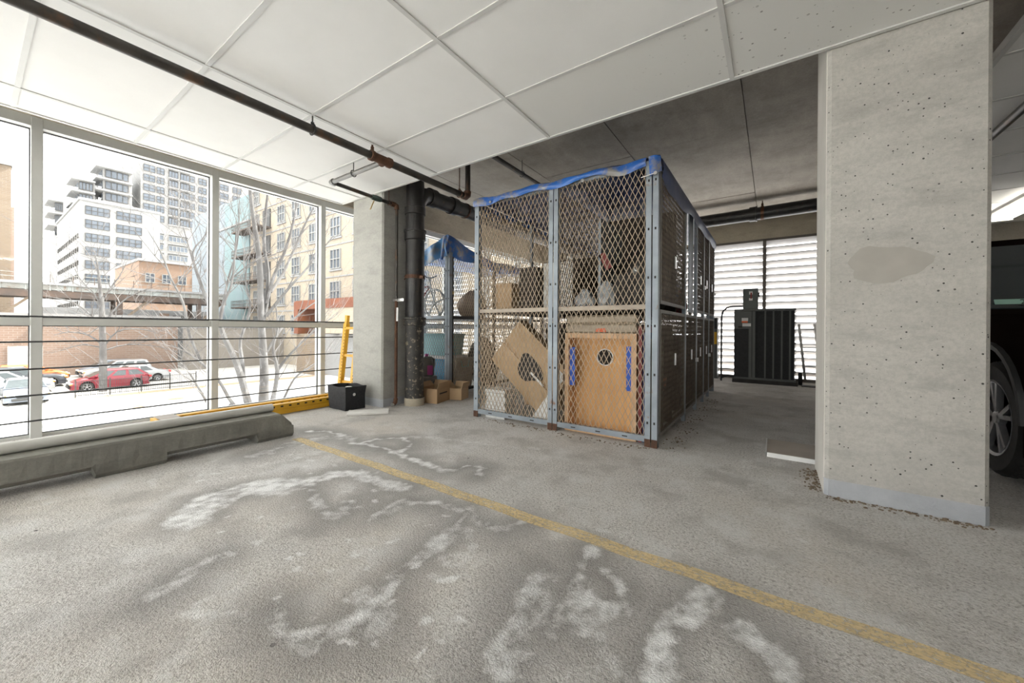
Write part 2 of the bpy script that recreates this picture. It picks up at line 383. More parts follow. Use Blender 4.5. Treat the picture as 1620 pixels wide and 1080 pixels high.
gx = np.concatenate([np.linspace(-4.76, -3.4, 12), np.arange(-3.3, 1.6, .013), np.linspace(1.7, 6.5, 20)])
gy = np.concatenate([np.linspace(-3.75, .25, 20), np.arange(.33, 2.35, .013), np.linspace(2.4, 8.5, 40)])
GX, GY = np.meshgrid(gx, gy); nx, ny = len(gx), len(gy)
me = bpy.data.meshes.new('floor')
vv = np.stack([GX.ravel(), GY.ravel(), np.zeros(nx*ny)], 1)
ii = np.arange(nx*ny).reshape(ny, nx)
qq = np.stack([ii[:-1, :-1], ii[:-1, 1:], ii[1:, 1:], ii[1:, :-1]], -1).reshape(-1, 4)
me.vertices.add(len(vv)); me.vertices.foreach_set('co', vv.ravel())
me.loops.add(qq.size); me.loops.foreach_set('vertex_index', qq.ravel())
me.polygons.add(len(qq)); me.polygons.foreach_set('loop_start', np.arange(0, qq.size, 4)); me.polygons.foreach_set('loop_total', np.full(len(qq), 4))
me.update(calc_edges=True)
at = me.attributes.new('efflorescence', 'FLOAT', 'POINT'); at.data.foreach_set('value', stain_field(GX.ravel(), GY.ravel()).astype(np.float32))
at = me.attributes.new('damp', 'FLOAT', 'POINT'); at.data.foreach_set('value', wet_field(GX.ravel(), GY.ravel()).astype(np.float32))
def floor_base(nt, co):
    c = mix(nt, ramp(nt, noise(nt, co, 1.1, 6, .6), .3, .7), (.63, .60, .565), (.49, .465, .435))
    c = mix(nt, mth(nt, 'MULTIPLY', ramp(nt, noise(nt, co, 110, 3, .7), .38, .62), .8), c, (.78, .755, .725))
    c = mix(nt, mth(nt, 'MULTIPLY', ramp(nt, noise(nt, co, 80, 4, .8), .5, .62), .8), c, (.25, .23, .21))
    c = mix(nt, mth(nt, 'MULTIPLY', ramp(nt, noise(nt, co, .8, 3, .5), .5, .7), .5), c, (.62, .555, .475))
    c = mix(nt, mth(nt, 'MULTIPLY', ramp(nt, noise(nt, co, 3.5, 7, .7), .5, .64), .6), c, (.72, .705, .685))
    c = mix(nt, mth(nt, 'MULTIPLY', ramp(nt, noise(nt, co, 2.6, 6, .65), .5, .64), .55), c, (.33, .31, .285))
    v = nd(nt, 'ShaderNodeTexVoronoi'); v.inputs['Scale'].default_value = 9; nt.links.new(co, v.inputs['Vector'])
    wv = nd(nt, 'ShaderNodeSeparateColor'); nt.links.new(v.outputs['Color'], wv.inputs[0])
    sp = mth(nt, 'LESS_THAN', v.outputs['Distance'], mth(nt, 'MULTIPLY', mth(nt, 'POWER', wv.outputs[0], 9), .09))
    return mix(nt, sp, c, (.04, .035, .03))
def stain_fac(nt, co):
    a = nd(nt, 'ShaderNodeAttribute', attribute_name='efflorescence')
    n = mth(nt, 'ADD', mth(nt, 'MULTIPLY', noise(nt, co, 18, 6, .75), .7), mth(nt, 'MULTIPLY', noise(nt, co, 110, 4, .7), .3))
    k = mth(nt, 'ADD', a.outputs['Fac'], mth(nt, 'MULTIPLY', mth(nt, 'SUBTRACT', n, .5), 1.7))
    return mth(nt, 'MULTIPLY', ramp(nt, k, .2, .95), mth(nt, 'MINIMUM', mth(nt, 'MULTIPLY', a.outputs['Fac'], 3.), 1.))
m, nt, bs = newmat('floor_concrete'); co = coords(nt)
c = floor_base(nt, co)
dm = nd(nt, 'ShaderNodeAttribute', attribute_name='damp')
c = mix(nt, mth(nt, 'MULTIPLY', dm.outputs['Fac'], .85), c, (.27, .255, .238))
c = mix(nt, mth(nt, 'MULTIPLY', stain_fac(nt, co), .95), c, (.93, .925, .915))
nt.links.new(c, bs.inputs['Base Color']); bs.inputs['Roughness'].default_value = .72; bs.inputs['Specular IOR Level'].default_value = .35
hh = mth(nt, 'ADD', noise(nt, co, 120, 3, .6), mth(nt, 'MULTIPLY', noise(nt, co, 260, 2), .5))
bump(nt, bs, hh, .9, .01)
me.materials.append(m)
fo = bpy.data.objects.new('floor', me); COL.objects.link(fo); tag(fo, kind='structure')
MB().box(-4.86, 6.5, -3.85, 8.6, -.35, -.012).obj('floor_slab', M['slab'])['kind'] = 'structure'
# painted parking line, worn through to the concrete
m, nt, bs = newmat('worn_yellow_line'); co = coords(nt)
nt.links.new(mix(nt, ramp(nt, noise(nt, co, 4, 4), .3, .7), (.82, .63, .33), (.74, .58, .32)), bs.inputs['Base Color']); bs.inputs['Roughness'].default_value = .7
tr = nd(nt, 'ShaderNodeBsdfTransparent'); mx = nd(nt, 'ShaderNodeMixShader')
w = ramp(nt, noise(nt, coords(nt, (1.2, 8, 1)), 14, 6, .75), .30, .52); w2 = ramp(nt, noise(nt, co, 80, 3, .6), .26, .5)
al = mth(nt, 'MULTIPLY', mth(nt, 'MULTIPLY', w, w2), .78)
nt.links.new(al, mx.inputs[0]); nt.links.new(tr.outputs[0], mx.inputs[1]); nt.links.new(bs.outputs[0], mx.inputs[2])
nt.links.new(mx.outputs[0], nt.nodes['Material Output'].inputs[0])
pl = MB().grid(lambda u, v: (-3.05+u*6.5, 1.472+v*.075+.004*math.sin(u*90), .0012), 120, 1).obj('parking_line', m)
tag(pl, 'worn yellow painted parking line running across the concrete floor', 'line')
# ------------------------------------------------------------------ suspended ceiling
ZC = 2.357; X0, Y0, TX, TY = -1.4228, 1.4072, 1.2192, .6096
ceil = thing('ceiling', None, None, (0, 0, ZC), kind='structure')
M['ctile3'] = tile_fissured.__call__() if False else M['ctile2']
def lattice(o, d, a, b):
    k0 = math.ceil((a-o)/d+1e-6); ks = []
    while o+k0*d < b-1e-3: ks.append(o+k0*d); k0 += 1
    return [a]+ks+[b]
def tiled(parent, xs, ys, special=None):
    cache = {}; z0 = .006
    for i in range(len(xs)-1):
        for j in range(len(ys)-1):
            w, d = xs[i+1]-xs[i], ys[j+1]-ys[j]
            if w < .03 or d < .03: continue
            mt = M['ctile']
            if special and (i, j) in special: mt = special[(i, j)]
            key = (round(w, 3), round(d, 3), mt.name)
            loc = ((xs[i]+xs[i+1])/2, (ys[j]+ys[j+1])/2, z0)
            if key not in cache:
                cache[key] = MB().box(-w/2+.004, w/2-.004, -d/2+.004, d/2-.004, 0, .016).obj('tile', mt, parent, loc=loc)
            else: inst(cache[key], 'tile', parent, loc)
    bc = {}
    for k, x in enumerate(xs[1:-1]):
        MB().box(x-.012, x+.012, ys[0], ys[-1], 0, .03).box(x-.002, x+.002, ys[0], ys[-1], .03, .05).obj('tee_bar', M['tbar'], parent)
    for y in ys[1:-1]:
        MB().box(xs[0], xs[-1], y-.012, y+.012, .0015, .03).obj('tee_bar', M['tbar'], parent)
    for a in ((xs[0]-.002, xs[-1], ys[-1], ys[-1]+.003), (xs[0]-.004, xs[0], ys[0], ys[-1])):
        MB().box(a[0], a[1], a[2], a[3], -.001, .045).obj('edge_trim', M['tbar'], parent)
    MB().box(xs[0], xs[-1], ys[-1]-.022, ys[-1], -.001, .004).box(xs[0], xs[0]+.022, ys[0], ys[-1], -.001, .004).obj('edge_trim', M['tbar'], parent)
xs = lattice(X0, TX, -4.245, 6.4); ys = lattice(Y0, TY, -3.5, 2.637)
def fiss(lo, hi):
    m = M['ctile2'].copy(); m.name = 'pitted_ceiling_tile'
    for n in m.node_tree.nodes:
        if n.bl_idname == 'ShaderNodeMapRange': n.inputs[1].default_value = lo; n.inputs[2].default_value = hi
    return m
ft, fl = fiss(-3, -2), fiss(.05, .9)
ix = {round(x, 3): i for i, x in enumerate(xs)}; i0 = ix[round(X0+TX, 3)]; jl = len(ys)-2
sp = {(i0, jl): ft, (i0, jl-1): ft, (i0-1, jl): fl, (i0-1, jl-1): fl, (i0+1, jl): ft}
tiled(ceil, xs, ys, sp)
ceil2 = thing('ceiling', None, None, (0, 0, 2.36), kind='structure')
tiled(ceil2, [.985]+[X0+TX*k for k in (3, 4, 5)]+[6.4], lattice(Y0, TY, 2.85, 8.18))
# concrete soffit: poured in panels with recessed form joints
sof = MB().box(-4.9, 6.5, -3.9, 8.6, 2.945, 3.2).obj('ceiling_slab', M['slab']); tag(sof, kind='structure')
xs2 = [-4.9]+[-.22+1.15*k for k in range(-4, 6)]+[6.5]; ys2 = [2.3, 4.55, 6.78, 8.6]
for i in range(len(xs2)-1):
    for j in range(len(ys2)-1):
        dz = random.uniform(-.003, .003)
        MB().box(xs2[i]+.004, xs2[i+1]-.004, ys2[j]+.004, ys2[j+1]-.004, 2.92+dz, 2.946).obj('panel', M['slab'], sof)
# ------------------------------------------------------------------ walls
tag(MB().box(-4.95, -4.62, -3.9, 8.6, 2.49, 2.95).obj('wall_left', M['beam']), kind='structure')
tag(MB().box(-4.62, 6.5, 8.2, 8.5, 2.5, 2.95).obj('wall_back', M['beam']), kind='structure')
tag(MB().box(1.25, 6.5, 8.21, 8.5, 0, 2.5).obj('wall_back', M['slab']), kind='structure')
tag(MB().box(6.5, 6.7, -3.9, 8.6, -.3, 3).obj('wall_right', M['slab']), kind='structure')
tag(MB().box(-4.62, 6.5, -3.9, -3.6, 2.49, 2.95).obj('wall_front', M['beam']), kind='structure')
tag(MB().box(.95, 6.5, -3.9, -3.6, -.3, 2.49).obj('wall_front', M['col2']), kind='structure')
# ------------------------------------------------------------------ window wall: bays of two panes
bounds = [-3.6, -3.147, -1.99, -.833, .324, 1.487, 2.637, 3.79, 4.95, 6.1, 7.25, 8.2]
bounds_added = [-4.66+1.116*k for k in range(6)]  # unseen window row behind the camera, added to brighten column and floor
f_mull = None
bays = [(a, b, (-4.66, a, 0), 0) for a, b in zip(bounds[:-1], bounds[1:])]+[(a, b, (b, -3.66, 0), PI/2) for a, b in zip(bounds_added[:-1], bounds_added[1:])]
for n, (y0, y1, wl, wr) in enumerate(bays):
    w = y1-y0-.06
    wn = thing('window_%d' % (n+1), None, None, wl, wr, kind='structure')
    MB().box(-.14, 0, -.03, .03, 0, 2.49).obj('mullion', M['frame'], wn, bevel=.003)
    MB().box(-.14, -.002, .03, .03+w, 2.415, 2.49).obj('header', M['frame'], wn)
    MB().box(-.14, -.004, .03, .03+w, .876, .936).obj('transom', M['frame'], wn)
    MB().box(-.14, -.06, .03, .03+w, 0, .022).obj('sill', M['frame'], wn)
    for z0, z1 in ((.022, .876), (.936, 2.415)):
        MB().box(-.086, -.080, .033, .027+w, z0+.003, z1-.003).obj('pane', M['glass'], wn)
        MB().box(-.092, -.072, .03, .036, z0, z1).box(-.092, -.072, .024+w, .03+w, z0, z1).box(-.092, -.072, .036, .024+w, z0, z0+.006).box(-.092, -.072, .036, .024+w, z1-.006, z1).obj('gasket', M['gasket'], wn)
rl = thing('cable_railing', 'five dark horizontal guard cables strung in front of the window mullions', 'railing', (-4.585, -3.6, 0))
for z in (.945, .752, .545, .345, .150):
    MB().tube([(0, 0, z), (0, 11.7, z)], .0065, 6).obj('cable', M['cable'], rl, smooth=True)
# ------------------------------------------------------------------ louvred screen on the far wall
lv = thing('louver_screen', 'white louvred screen of horizontal blades on the far wall behind the condenser', 'louver', (0, 8.22, 0))
posts = [-4.6, -3.72, -2.52, -1.32, -.12, 1.2]
for x in posts: MB().box(x-.025, x+.025, -.01, .1, 0, 2.5).obj('post', M['post'], lv)
MB().box(-4.6, 1.25, -.01, .1, 2.46, 2.5).obj('top_rail', M['post'], lv)
MB().box(-4.6, 1.25, -.01, .1, 0, .05).obj('bottom_rail', M['post'], lv)
for i in range(len(posts)-1):
    w = posts[i+1]-posts[i]-.05; src = None
    for k in range(20):
        z = .09+.121*k; x = posts[i]+.025
        if src is None:
            src = MB().prism([(0, .082), (0, .07), (.10, 0), (.10, .012), (.012, .075), (.012, .082)], 0, w, 'x').obj('slat', M['alu'], lv, loc=(x, 0, z))
        else: inst(src, 'slat', lv, (x, 0, z))
# ------------------------------------------------------------------ columns
def column(label, x0, x1, y0, y1, mt):
    c = thing('concrete_column', label, 'column', ((x0+x1)/2, (y0+y1)/2, 0))
    a, b = (x1-x0)/2, (y1-y0)/2; k = .017
    def poly(e, kk=k): return [(-a+kk-e, -b-e), (a-kk+e, -b-e), (a+e, -b+kk-e), (a+e, b-kk+e), (a-kk+e, b+e), (-a+kk-e, b+e), (-a-e, b-kk+e), (-a-e, -b+kk-e)]
    MB().prism(poly(0), 0, 2.93, 'z').obj('shaft', mt, c)
    MB().prism(poly(.002), 0, .088, 'z').obj('painted_base', M['bandpaint'], c)
    return c
c1 = column('broad concrete column with pitted face, nearest the camera, before the dark parked car', .232, .80, 2.65, 3.18, M['col'])
MB().box(-.2868, -.2838, -.245, .248, 0, 2.925).obj('skim_coat', pm('pale_skim_coat', (.74, .71, .66), (.64, .61, .56), 3, .8, sc=(1, 1, .4), bmp=.2), c1)
pts = []
for k in range(26):
    a = 2*PI*k/26; r = 1+.12*math.sin(3*a+1)+.06*math.sin(7*a); pts.append((-.065+.135*r*math.cos(a)+(.02 if math.cos(a) > 0 else 0), 1.2+.1*r*math.sin(a)*(1 if math.sin(a) > 0 else .8)))
MB().prism(pts, -.2668, -.2640, 'y').obj('mortar_patch', pm('smooth_mortar_patch', (.40, .372, .333), (.36, .335, .298), 7, .8), c1)
column('pale concrete column standing beside the window and the drain stack', -4.05, -3.49, 2.65, 3.18, M['col2'])
# ------------------------------------------------------------------ overhead pipes
def ring(mb, c, r, t, axis):
    c = Vector(c); pts = []
    for k in range(15):
        a = 2*PI*k/14; x, y = math.cos(a)*r, math.sin(a)*r
        pts.append(c+(Vector((x, 0, y)) if axis == 'y' else Vector((0, x, y))))
    return mb.tube(pts, t, 6)
sp_ = thing('sprinkler_pipe', 'long dark steel sprinkler pipe hung just below the white ceiling tiles', 'pipe', (-2.642, 0, 0))
ZP = 2.262
MB().tube([(0, -3.4, ZP), (0, 3.03, ZP)], .030, 14).obj('run', M['steelpipe'], sp_, smooth=True)
MB().tube([(0, 3.0, ZP), (0, 3.05, ZP), (0, 3.075, ZP+.02), (0, 3.08, ZP+.06)], .038, 12).obj('elbow', M['rust'], sp_, smooth=True)
MB().tube([(0, 3.08, ZP+.05), (0, 3.08, 2.93)], .028, 12).obj('riser', M['steelpipe'], sp_, smooth=True)
MB().lathe([(.037, -.1), (.042, -.1), (.042, -.07), (.036, -.06), (.036, .06), (.042, .07), (.042, .1), (.037, .1)], (0, 1.98, ZP), 'y', 16).lathe([(.036, -.05), (.036, -.03), (.03, 0)], (0, 2.02, ZP), 'x', 12).obj('tee_fitting', M['rust'], sp_, smooth=True)
hd = MB().lathe([(.014, .03), (.014, .07), (.008, .075), (.008, .085)], (0, 1.9, ZP), 'z', 10).obj('sprinkler_head', M['rust'], sp_, smooth=True)
MB().tube([(-.012, 1.9, ZP+.085), (-.013, 1.9, ZP+.105), (0, 1.9, ZP+.115)], .002, 5).tube([(.012, 1.9, ZP+.085), (.013, 1.9, ZP+.105), (0, 1.9, ZP+.115)], .002, 5).lathe([(.018, .113), (.018, .117)], (0, 1.9, ZP), 'z', 12).obj('deflector', M['chrome'], hd)
for y, zt in ((1.41, 2.36), (-1.6, 2.36), (2.95, 2.92)):
    h_ = MB(); ring(h_, (0, y, ZP), .037, .005, 'y'); h_.tube([(0, y, ZP+.03), (0, y, zt)], .005, 6).lathe([(.012, .03), (.012, .05)], (0, y, ZP), 'z', 8).obj('hanger', M['cable'] if zt < 2.5 else M['rust'], sp_, smooth=True)
dl = thing('drop_pipe', 'thin pipe branching off overhead, running to a valve then down beside the column', 'pipe', (-3.43, 2.02, 0))
MB().tube([(.75, 0, ZP), (.02, 0, ZP-.004)], .021, 12).obj('branch', M['greypipe'], dl, smooth=True)
MB().tube([(.03, 0, ZP-.004), (0, 0, ZP-.004), (0, .035, ZP-.004)], .029, 12).obj('elbow', M['greypipe'], dl, smooth=True)
MB().tube([(0, .02, ZP-.004), (0, .72, ZP-.02)], .019, 12).obj('run', M['steelpipe'], dl, smooth=True)
MB().tube([(0, .69, ZP-.02), (0, .74, ZP-.02), (.01, .755, ZP-.03), (.012, .76, ZP-.07)], .026, 12).obj('elbow', M['rust'], dl, smooth=True)
MB().tube([(.012, .76, ZP-.05), (.012, .76, 1.2)], .016, 12).obj('upper_drop', M['steelpipe'], dl, smooth=True)
MB().tube([(.012, .76, 1.2), (.012, .76, .06)], .017, 12).obj('lower_drop', M['rust'], dl, smooth=True)
vb = MB().lathe([(.024, -.06), (.028, -.05), (.03, 0), (.028, .05), (.024, .06)], (0, .5, ZP-.016), 'y', 12).obj('valve_body', pm('verdigris_valve', (.10, .14, .12), (.07, .09, .08), 9, .5, .4), dl, smooth=True)
MB().bar((0, .47, ZP-.05), (-.004, .43, ZP-.15), .016, .006).obj('valve_lever', M['brass'], vb)
h_ = MB(); ring(h_, (.35, 0, ZP-.002), .028, .004, 'x'); h_.tube([(.35, 0, ZP+.025), (.35, 0, 2.362)], .004, 6).obj('hanger', M['cable'], dl, smooth=True)
h_ = MB(); ring(h_, (0, .66, ZP-.02), .024, .004, 'y'); h_.tube([(0, .66, ZP), (0, .66, 2.92)], .004, 6).obj('hanger', M['rust'], dl, smooth=True)
MB().box(-.05, .14, .755, .765, 1.17, 1.2).box(-.02, .04, .742, .76, 1.175, 1.195).obj('strut_clamp', M['chrome'], dl)
MB().box(.03, .06, .745, .748, .95, 1.1).obj('paper_tag', M['white'], dl)
MB().tube([(.012, .76, .09), (.012, .755, .05), (.012, .73, .03)], .023, 10).obj('spigot_elbow', M['rust'], dl, smooth=True)
MB().lathe([(.014, -.03), (.017, -.03), (.017, 0)], (.012, .73, .03), 'y', 10).obj('spigot_cap', M['chrome'], dl, smooth=True)
ds = thing('drain_stack', 'black cast iron drain stack on the floor with a wye at its top', 'pipe', (-3.335, 2.975, 0))
MB().lathe([(.112, 0), (.112, .075), (.106, .085)], n=24).obj('concrete_collar', M['beam'], ds, smooth=True)
MB().lathe([(.105, .08), (.105, .95)], n=24).obj('lower_pipe', M['ironold'], ds, smooth=True)
MB().lathe([(.108, .9), (.122, .905), (.124, .97), (.13, .975), (.13, .995), (.108, 1.0)], n=24).obj('hub', M['ironold'], ds, smooth=True)
MB().lathe([(.105, .99), (.105, 1.95)], n=24).obj('upper_pipe', M['iron'], ds, smooth=True)
MB().lathe([(.108, 1.87), (.118, 1.875), (.118, 1.96), (.126, 1.965), (.126, 1.985), (.108, 1.99)], n=24).obj('hub', M['iron'], ds, smooth=True)
MB().lathe([(.104, 1.98), (.104, 2.2), (.1, 2.55)], n=24).obj('wye_body', M['iron'], ds, smooth=True)
MB().lathe([(.106, 2.16), (.116, 2.165), (.116, 2.24), (.106, 2.245)], n=24).obj('wye_bell', M['iron'], ds, smooth=True)
MB().tube([(0, 0, 2.2), (0, .03, 2.32), (0, .1, 2.41), (0, .22, 2.425)], .098, 20).obj('wye_branch', M['iron'], ds, smooth=True)
MB().tube([(0, .2, 2.425), (0, 4.6, 2.47)], .092, 20).obj('horizontal_run', M['iron'], ds, smooth=True)
for y in (.24, .62, 2.0, 3.4): MB().lathe([(.095, -.05), (.108, -.05), (.108, .05), (.095, .05)], (0, y, 2.425+.01*y), 'y', 20).obj('coupling', M['iron'], ds, smooth=True)
MB().lathe([(.094, -.012), (.1, -.012), (.1, .012), (.094, .012)], (0, .86, 2.433), 'y', 20).obj('coupling_band', M['rust'], ds, smooth=True)
MB().lathe([(.107, 1.435), (.113, 1.435), (.113, 1.475), (.107, 1.475)], n=24).box(-.15, -.1, -.03, -.022, 1.435, 1.475).box(.1, .16, -.03, -.022, 1.43, 1.46).obj('pipe_clamp', M['rust'], ds)
MB().lathe([(.008, -.035), (.008, -.02)], (-.135, 0, 1.455), 'y', 8).obj('clamp_bolt', M['chrome'], ds)
s2 = thing('sprinkler_pipe', 'dark pipe under the bare concrete soffit above the storage cage', 'pipe', (-2.49, 2.66, 0))
MB().tube([(0, 0, 2.75), (0, 4.2, 2.75)], .027, 12).obj('run', M['steelpipe'], s2, smooth=True)
for y in (1.25, 3.2):
    h_ = MB(); ring(h_, (0, y, 2.75), .034, .004, 'y'); h_.tube([(0, y, 2.78), (0, y, 2.925)], .004, 6).obj('hanger', M['cable'], s2)
s3 = thing('waste_pipe', 'thick black horizontal waste pipe below the far beam above the condenser', 'pipe', (-2.6, 7.3, 0))
MB().tube([(0, 0, 2.70), (4.4, 0, 2.755)], .1, 20).obj('run', M['iron'], s3, smooth=True)
MB().lathe([(.1, -.05), (.115, -.05), (.115, .03), (.122, .035), (.122, .055), (.1, .055)], (2.34, 0, 2.73), 'x', 20).obj('coupling', M['iron'], s3, smooth=True)
MB().lathe([(.101, -.02), (.108, -.02), (.108, .02), (.101, .02)], (2.46, 0, 2.73), 'x', 20).tube([(2.46, 0, 2.83), (2.46, 0, 2.925)], .008, 6).box(2.445, 2.475, -.02, .02, 2.82, 2.88).obj('hanger', M['rust'], s3)
s4 = thing('sprinkler_pipe', 'dark sprinkler pipe passing behind the near column toward the ceiling lamp', 'pipe', (1.27, 3.25, 0))
MB().tube([(0, 0, 2.27), (0, 4.9, 2.27)], .026, 12).obj('run', M['steelpipe'], s4, smooth=True)
for y in (1.2, 3.5): MB().tube([(0, y, 2.29), (0, y, 2.365)], .005, 6).obj('hanger', M['cable'], s4)
# ------------------------------------------------------------------ wheel stop with a loose pipe lying on it
ws = thing('wheel_stop', 'long weathered concrete wheel stop raised on feet in front of the window', 'wheel stop', (-3.29, 1.54, 0))
L = 1.84
prof = [(.135, 0), (.15, .02), (.145, .10), (.11, .185), (-.11, .185), (-.145, .10), (-.15, .02), (-.135, 0)]
def stop_mesh():
    mb = MB(); ysr = [(0, .10), (.045, .17), (.085, .185)]
    bm_y = [0, -.28, -.3, -.78, -.80, -1.12, -1.14, -1.56, -1.58, -L]
    # body above the feet
    n = 60
    def sec(y):
        e = min(-y, L+y); top = .185 if e > .08 else .10+.085*e/.08
        foot = (y > -.275) or (-1.12 < y < -.79) or (y < -L+.27)
        zb = 0 if foot else .048
        j = .003*math.sin(y*57)
        return [(.125-(.0 if foot else .01), y, zb), (.142, y, zb+.025), (.138+j, y, .085), (.112, y, top-.012), (.1, y, top), (-.1, y, top), (-.112, y, top-.012), (-.138, y, .085), (-.142, y, zb+.025), (-.125, y, zb)]
    yy = sorted(set([0, -.02, -.045, -.085, -.26, -.275, -.2751, -.30, -.77, -.79, -.7901, -.83, -1.08, -1.12, -1.1201, -1.15, -1.5, -L+.27, -L+.2701, -L+.085, -L+.045, -L]+[-L*k/n for k in range(n)]))
    vs = []; m_ = 10
    for y in yy: vs += sec(y)
    fs = [(i*m_+j, i*m_+(j+1) % m_, (i+1)*m_+(j+1) % m_, (i+1)*m_+j) for i in range(len(yy)-1) for j in range(m_)]
    fs += [tuple(range(m_)), tuple(range((len(yy)-1)*m_, len(yy)*m_))]
    return mb.add(vs, fs)
stop_mesh().obj('block', M['stop'], ws)
lp = thing('plastic_pipe', 'light grey plastic pipe lying along the top of the concrete wheel stop', 'pipe', (-3.345, 1.46, .185))
MB().tube([(0, .0, .031), (0, -2.2, .031)], .031, 18).obj('pipe', pm('grey_pvc', (.60, .59, .55), (.53, .52, .48), 6, .45, c3=(.7, .69, .66), s3=13, a3=.68, b3=.73), lp, smooth=True)
# ------------------------------------------------------------------ yellow rack parts
yb = thing('rack_upright', 'yellow steel rack upright lying on the floor along the window sill', 'rack', (-4.06, .93, 0))
for dx in (-.16, .02):
    y0_ = .0
    MB().box(dx-.035, dx+.035, 0, 1.72, .005, .052).box(dx-.03, dx+.03, 0, 1.72, .052, .06).box(dx-.035, dx+.035, 0, 1.72, .06, .105).obj('beam', M['yellow'], yb)
    mb = MB()
    for k in range(20): mb.box(dx+.034, dx+.0365, .1+.08*k, .125+.08*k, .075, .09)
    mb.obj('slot_holes', M['slot'], yb)
MB().box(-.23, .1, -.02, .0, .0, .1).obj('foot_plate', M['yellow'], yb)
MB().box(-.23, .1, .0, .13, .105, .112).obj('steel_plate', pm('grey_steel_plate', (.35, .31, .27), (.28, .24, .2), 8, .6), yb)
for y in (.6, 1.2): MB().bar((-.16, y, .04), (.02, y+.12, .04), .03, .03).obj('brace', M['yellow'], yb)
yu = thing('pallet_rack', 'yellow steel rack frame standing upright between the window and the pale column', 'rack', (-4.46, 2.74, 0))
def up_post(x, lean):
    a, b = Vector((x, 0, 0)), Vector((x+lean, .03, .93))
    MB().bar(a, b, .062, .05, (0, 1, 0)).obj('post', M['yellow'], yu)
    c_ = b+(b-a).normalized()*.1
    MB().bar(b, c_, .045, .036, (0, 1, 0)).obj('post_top', M['yellow'], yu)
    mb = MB()
    for k in range(22):
        p = a+(b-a)*(.06+.042*k); mb.box(p.x+.012, p.x+.022, p.y-.0275, p.y-.024, p.z-.006, p.z+.006)
    mb.obj('slot_holes', M['slot'], yu)
up_post(0, .11); up_post(.26, .11)
for z in (.2, .53, .87): MB().bar((.02+z*.1, .02, z), (.26+z*.1, .02, z), .035, .03).obj('rung', M['yellow'], yu)
# ------------------------------------------------------------------ bin and boards on the floor
bn = thing('storage_bin', 'black fabric storage bin standing open before the pale column', 'bin', (-3.79, 2.42, 0))
def binwall(inset, h_):
    o = .165-inset; q = .12-inset; t = .15-inset; tq = .112-inset
    return [(-t, -tq, 0.004), (t, -tq, .004), (t, tq, .004), (-t, tq, .004)], [(-o, -q, h_), (-o*.0, -q-.012, h_-.005), (o, -q, h_), (o+.004, 0, h_-.004), (o, q, h_), (0, q+.01, h_), (-o, q, h_+.008), (-o-.006, 0, h_)]
def bin_mesh():
    mb = MB(); n = 40; prof_ = []
    for k in range(n):
        a = 2*PI*k/n; c_, s_ = math.cos(a), math.sin(a); m_ = max(abs(c_), abs(s_)); x, y = c_/m_, s_/m_
        prof_.append((x, y))
    lv_ = [(0, .148, .11), (.003, .155, .115), (.08, .158, .118), (.16, .16, .12), (.245, .168, .126), (.25, .165, .123), (.245, .158, .117), (.16, .153, .112), (.012, .146, .108)]
    vs = []
    for i, (z, a, b) in enumerate(lv_):
        for x, y in prof_:
            w = 1+.02*math.sin(5*x+3*y+z*20); vs.append((x*a*w, y*b*w, z+(.006*math.sin(4*x+2*y) if z > .2 else 0)))
    fs = [(i*n+j, i*n+(j+1) % n, (i+1)*n+(j+1) % n, (i+1)*n+j) for i in range(len(lv_)-1) for j in range(n)]
    fs += [tuple(range(n)), tuple(range((len(lv_)-1)*n, len(lv_)*n))]
    return mb.add(vs, fs)
bin_mesh().obj('body', M['fabric'], bn, smooth=True)
MB().lathe([(.014, 0), (.016, .001), (.016, .003), (.010, .004)], (0.163, -.02, .165), 'x', 16).obj('round_eyelet', M['white'], bn)
MB().lathe([(.0, .0), (.05, .01), (.055, .04), (.03, .06), (0, .062)], (.03, 0, .175), 'z', 10).obj('crumpled_paper', M['paperwhite'], bn)
tag(MB().box(-.2, .2, -.1, .1, 0, .018).obj('floor_board', M['boardface'], bevel=.002, loc=(-3.385, 2.405, .001)), 'small white board lying on the floor in front of the black bin', 'board').rotation_euler = (0, 0, R(50))
tb = thing('floor_board', 'flat beige board with a white edge lying on the floor behind the near column', 'board', (.17, 3.43, 0))
MB().box(-.2, .3, -.215, .215, 0, .022).obj('panel', pm('beige_board', (.42, .36, .30), (.36, .31, .25), 4, .6), tb)
MB().box(-.202, .3, -.217, -.208, 0, .03).box(-.204, -.196, -.217, .215, 0, .03).obj('edge_strip', M['white'], tb)
def open_box(label, loc, rz, w, d, h_, mt, flaps=True, group=None):
    b = thing('cardboard_box', label, 'box', loc, rz, group); t = .006
    MB().box(-w/2, w/2, -d/2, d/2, 0, t).box(-w/2, -w/2+t, -d/2, d/2, t, h_).box(w/2-t, w/2, -d/2, d/2, t, h_).box(-w/2+t, w/2-t, -d/2, -d/2+t, t, h_).box(-w/2+t, w/2-t, d/2-t, d/2, t, h_).obj('body', mt, b)
    if flaps:
        MB().bar((-w/2, 0, h_), (-w/2-.05, 0, h_+.05), d*.98, t, (0, 0, 1)).obj('flap', mt, b)
        MB().bar((w/2, 0, h_), (w/2+.02, 0, h_+.07), d*.98, t).obj('flap', mt, b)
        MB().bar((0, d/2, h_), (0, d/2+.03, h_+.06), w*.98, t).obj('flap', mt, b)
    return b
bx1 = open_box('larger open cardboard box on the floor beside the black drain stack', (-3.31, 3.285, 0), R(15), .23, .32, .17, M['card'])
MB().box(-.1, .1, -.13, .13, .02, .11).obj('contents', M['wrap'], bx1)
MB().box(-.1, -.05, -.1615, -.1602, .01, .07).obj('paper_label', M['white'], bx1)
MB().box(.1152, .1165, -.1, .08, .10, .115).obj('print_line', M['blackink'], bx1)
bx2 = open_box('smaller open cardboard box behind the larger one by the second cage', (-3.2, 3.57, 0), R(15), .19, .2, .14, M['card2'])
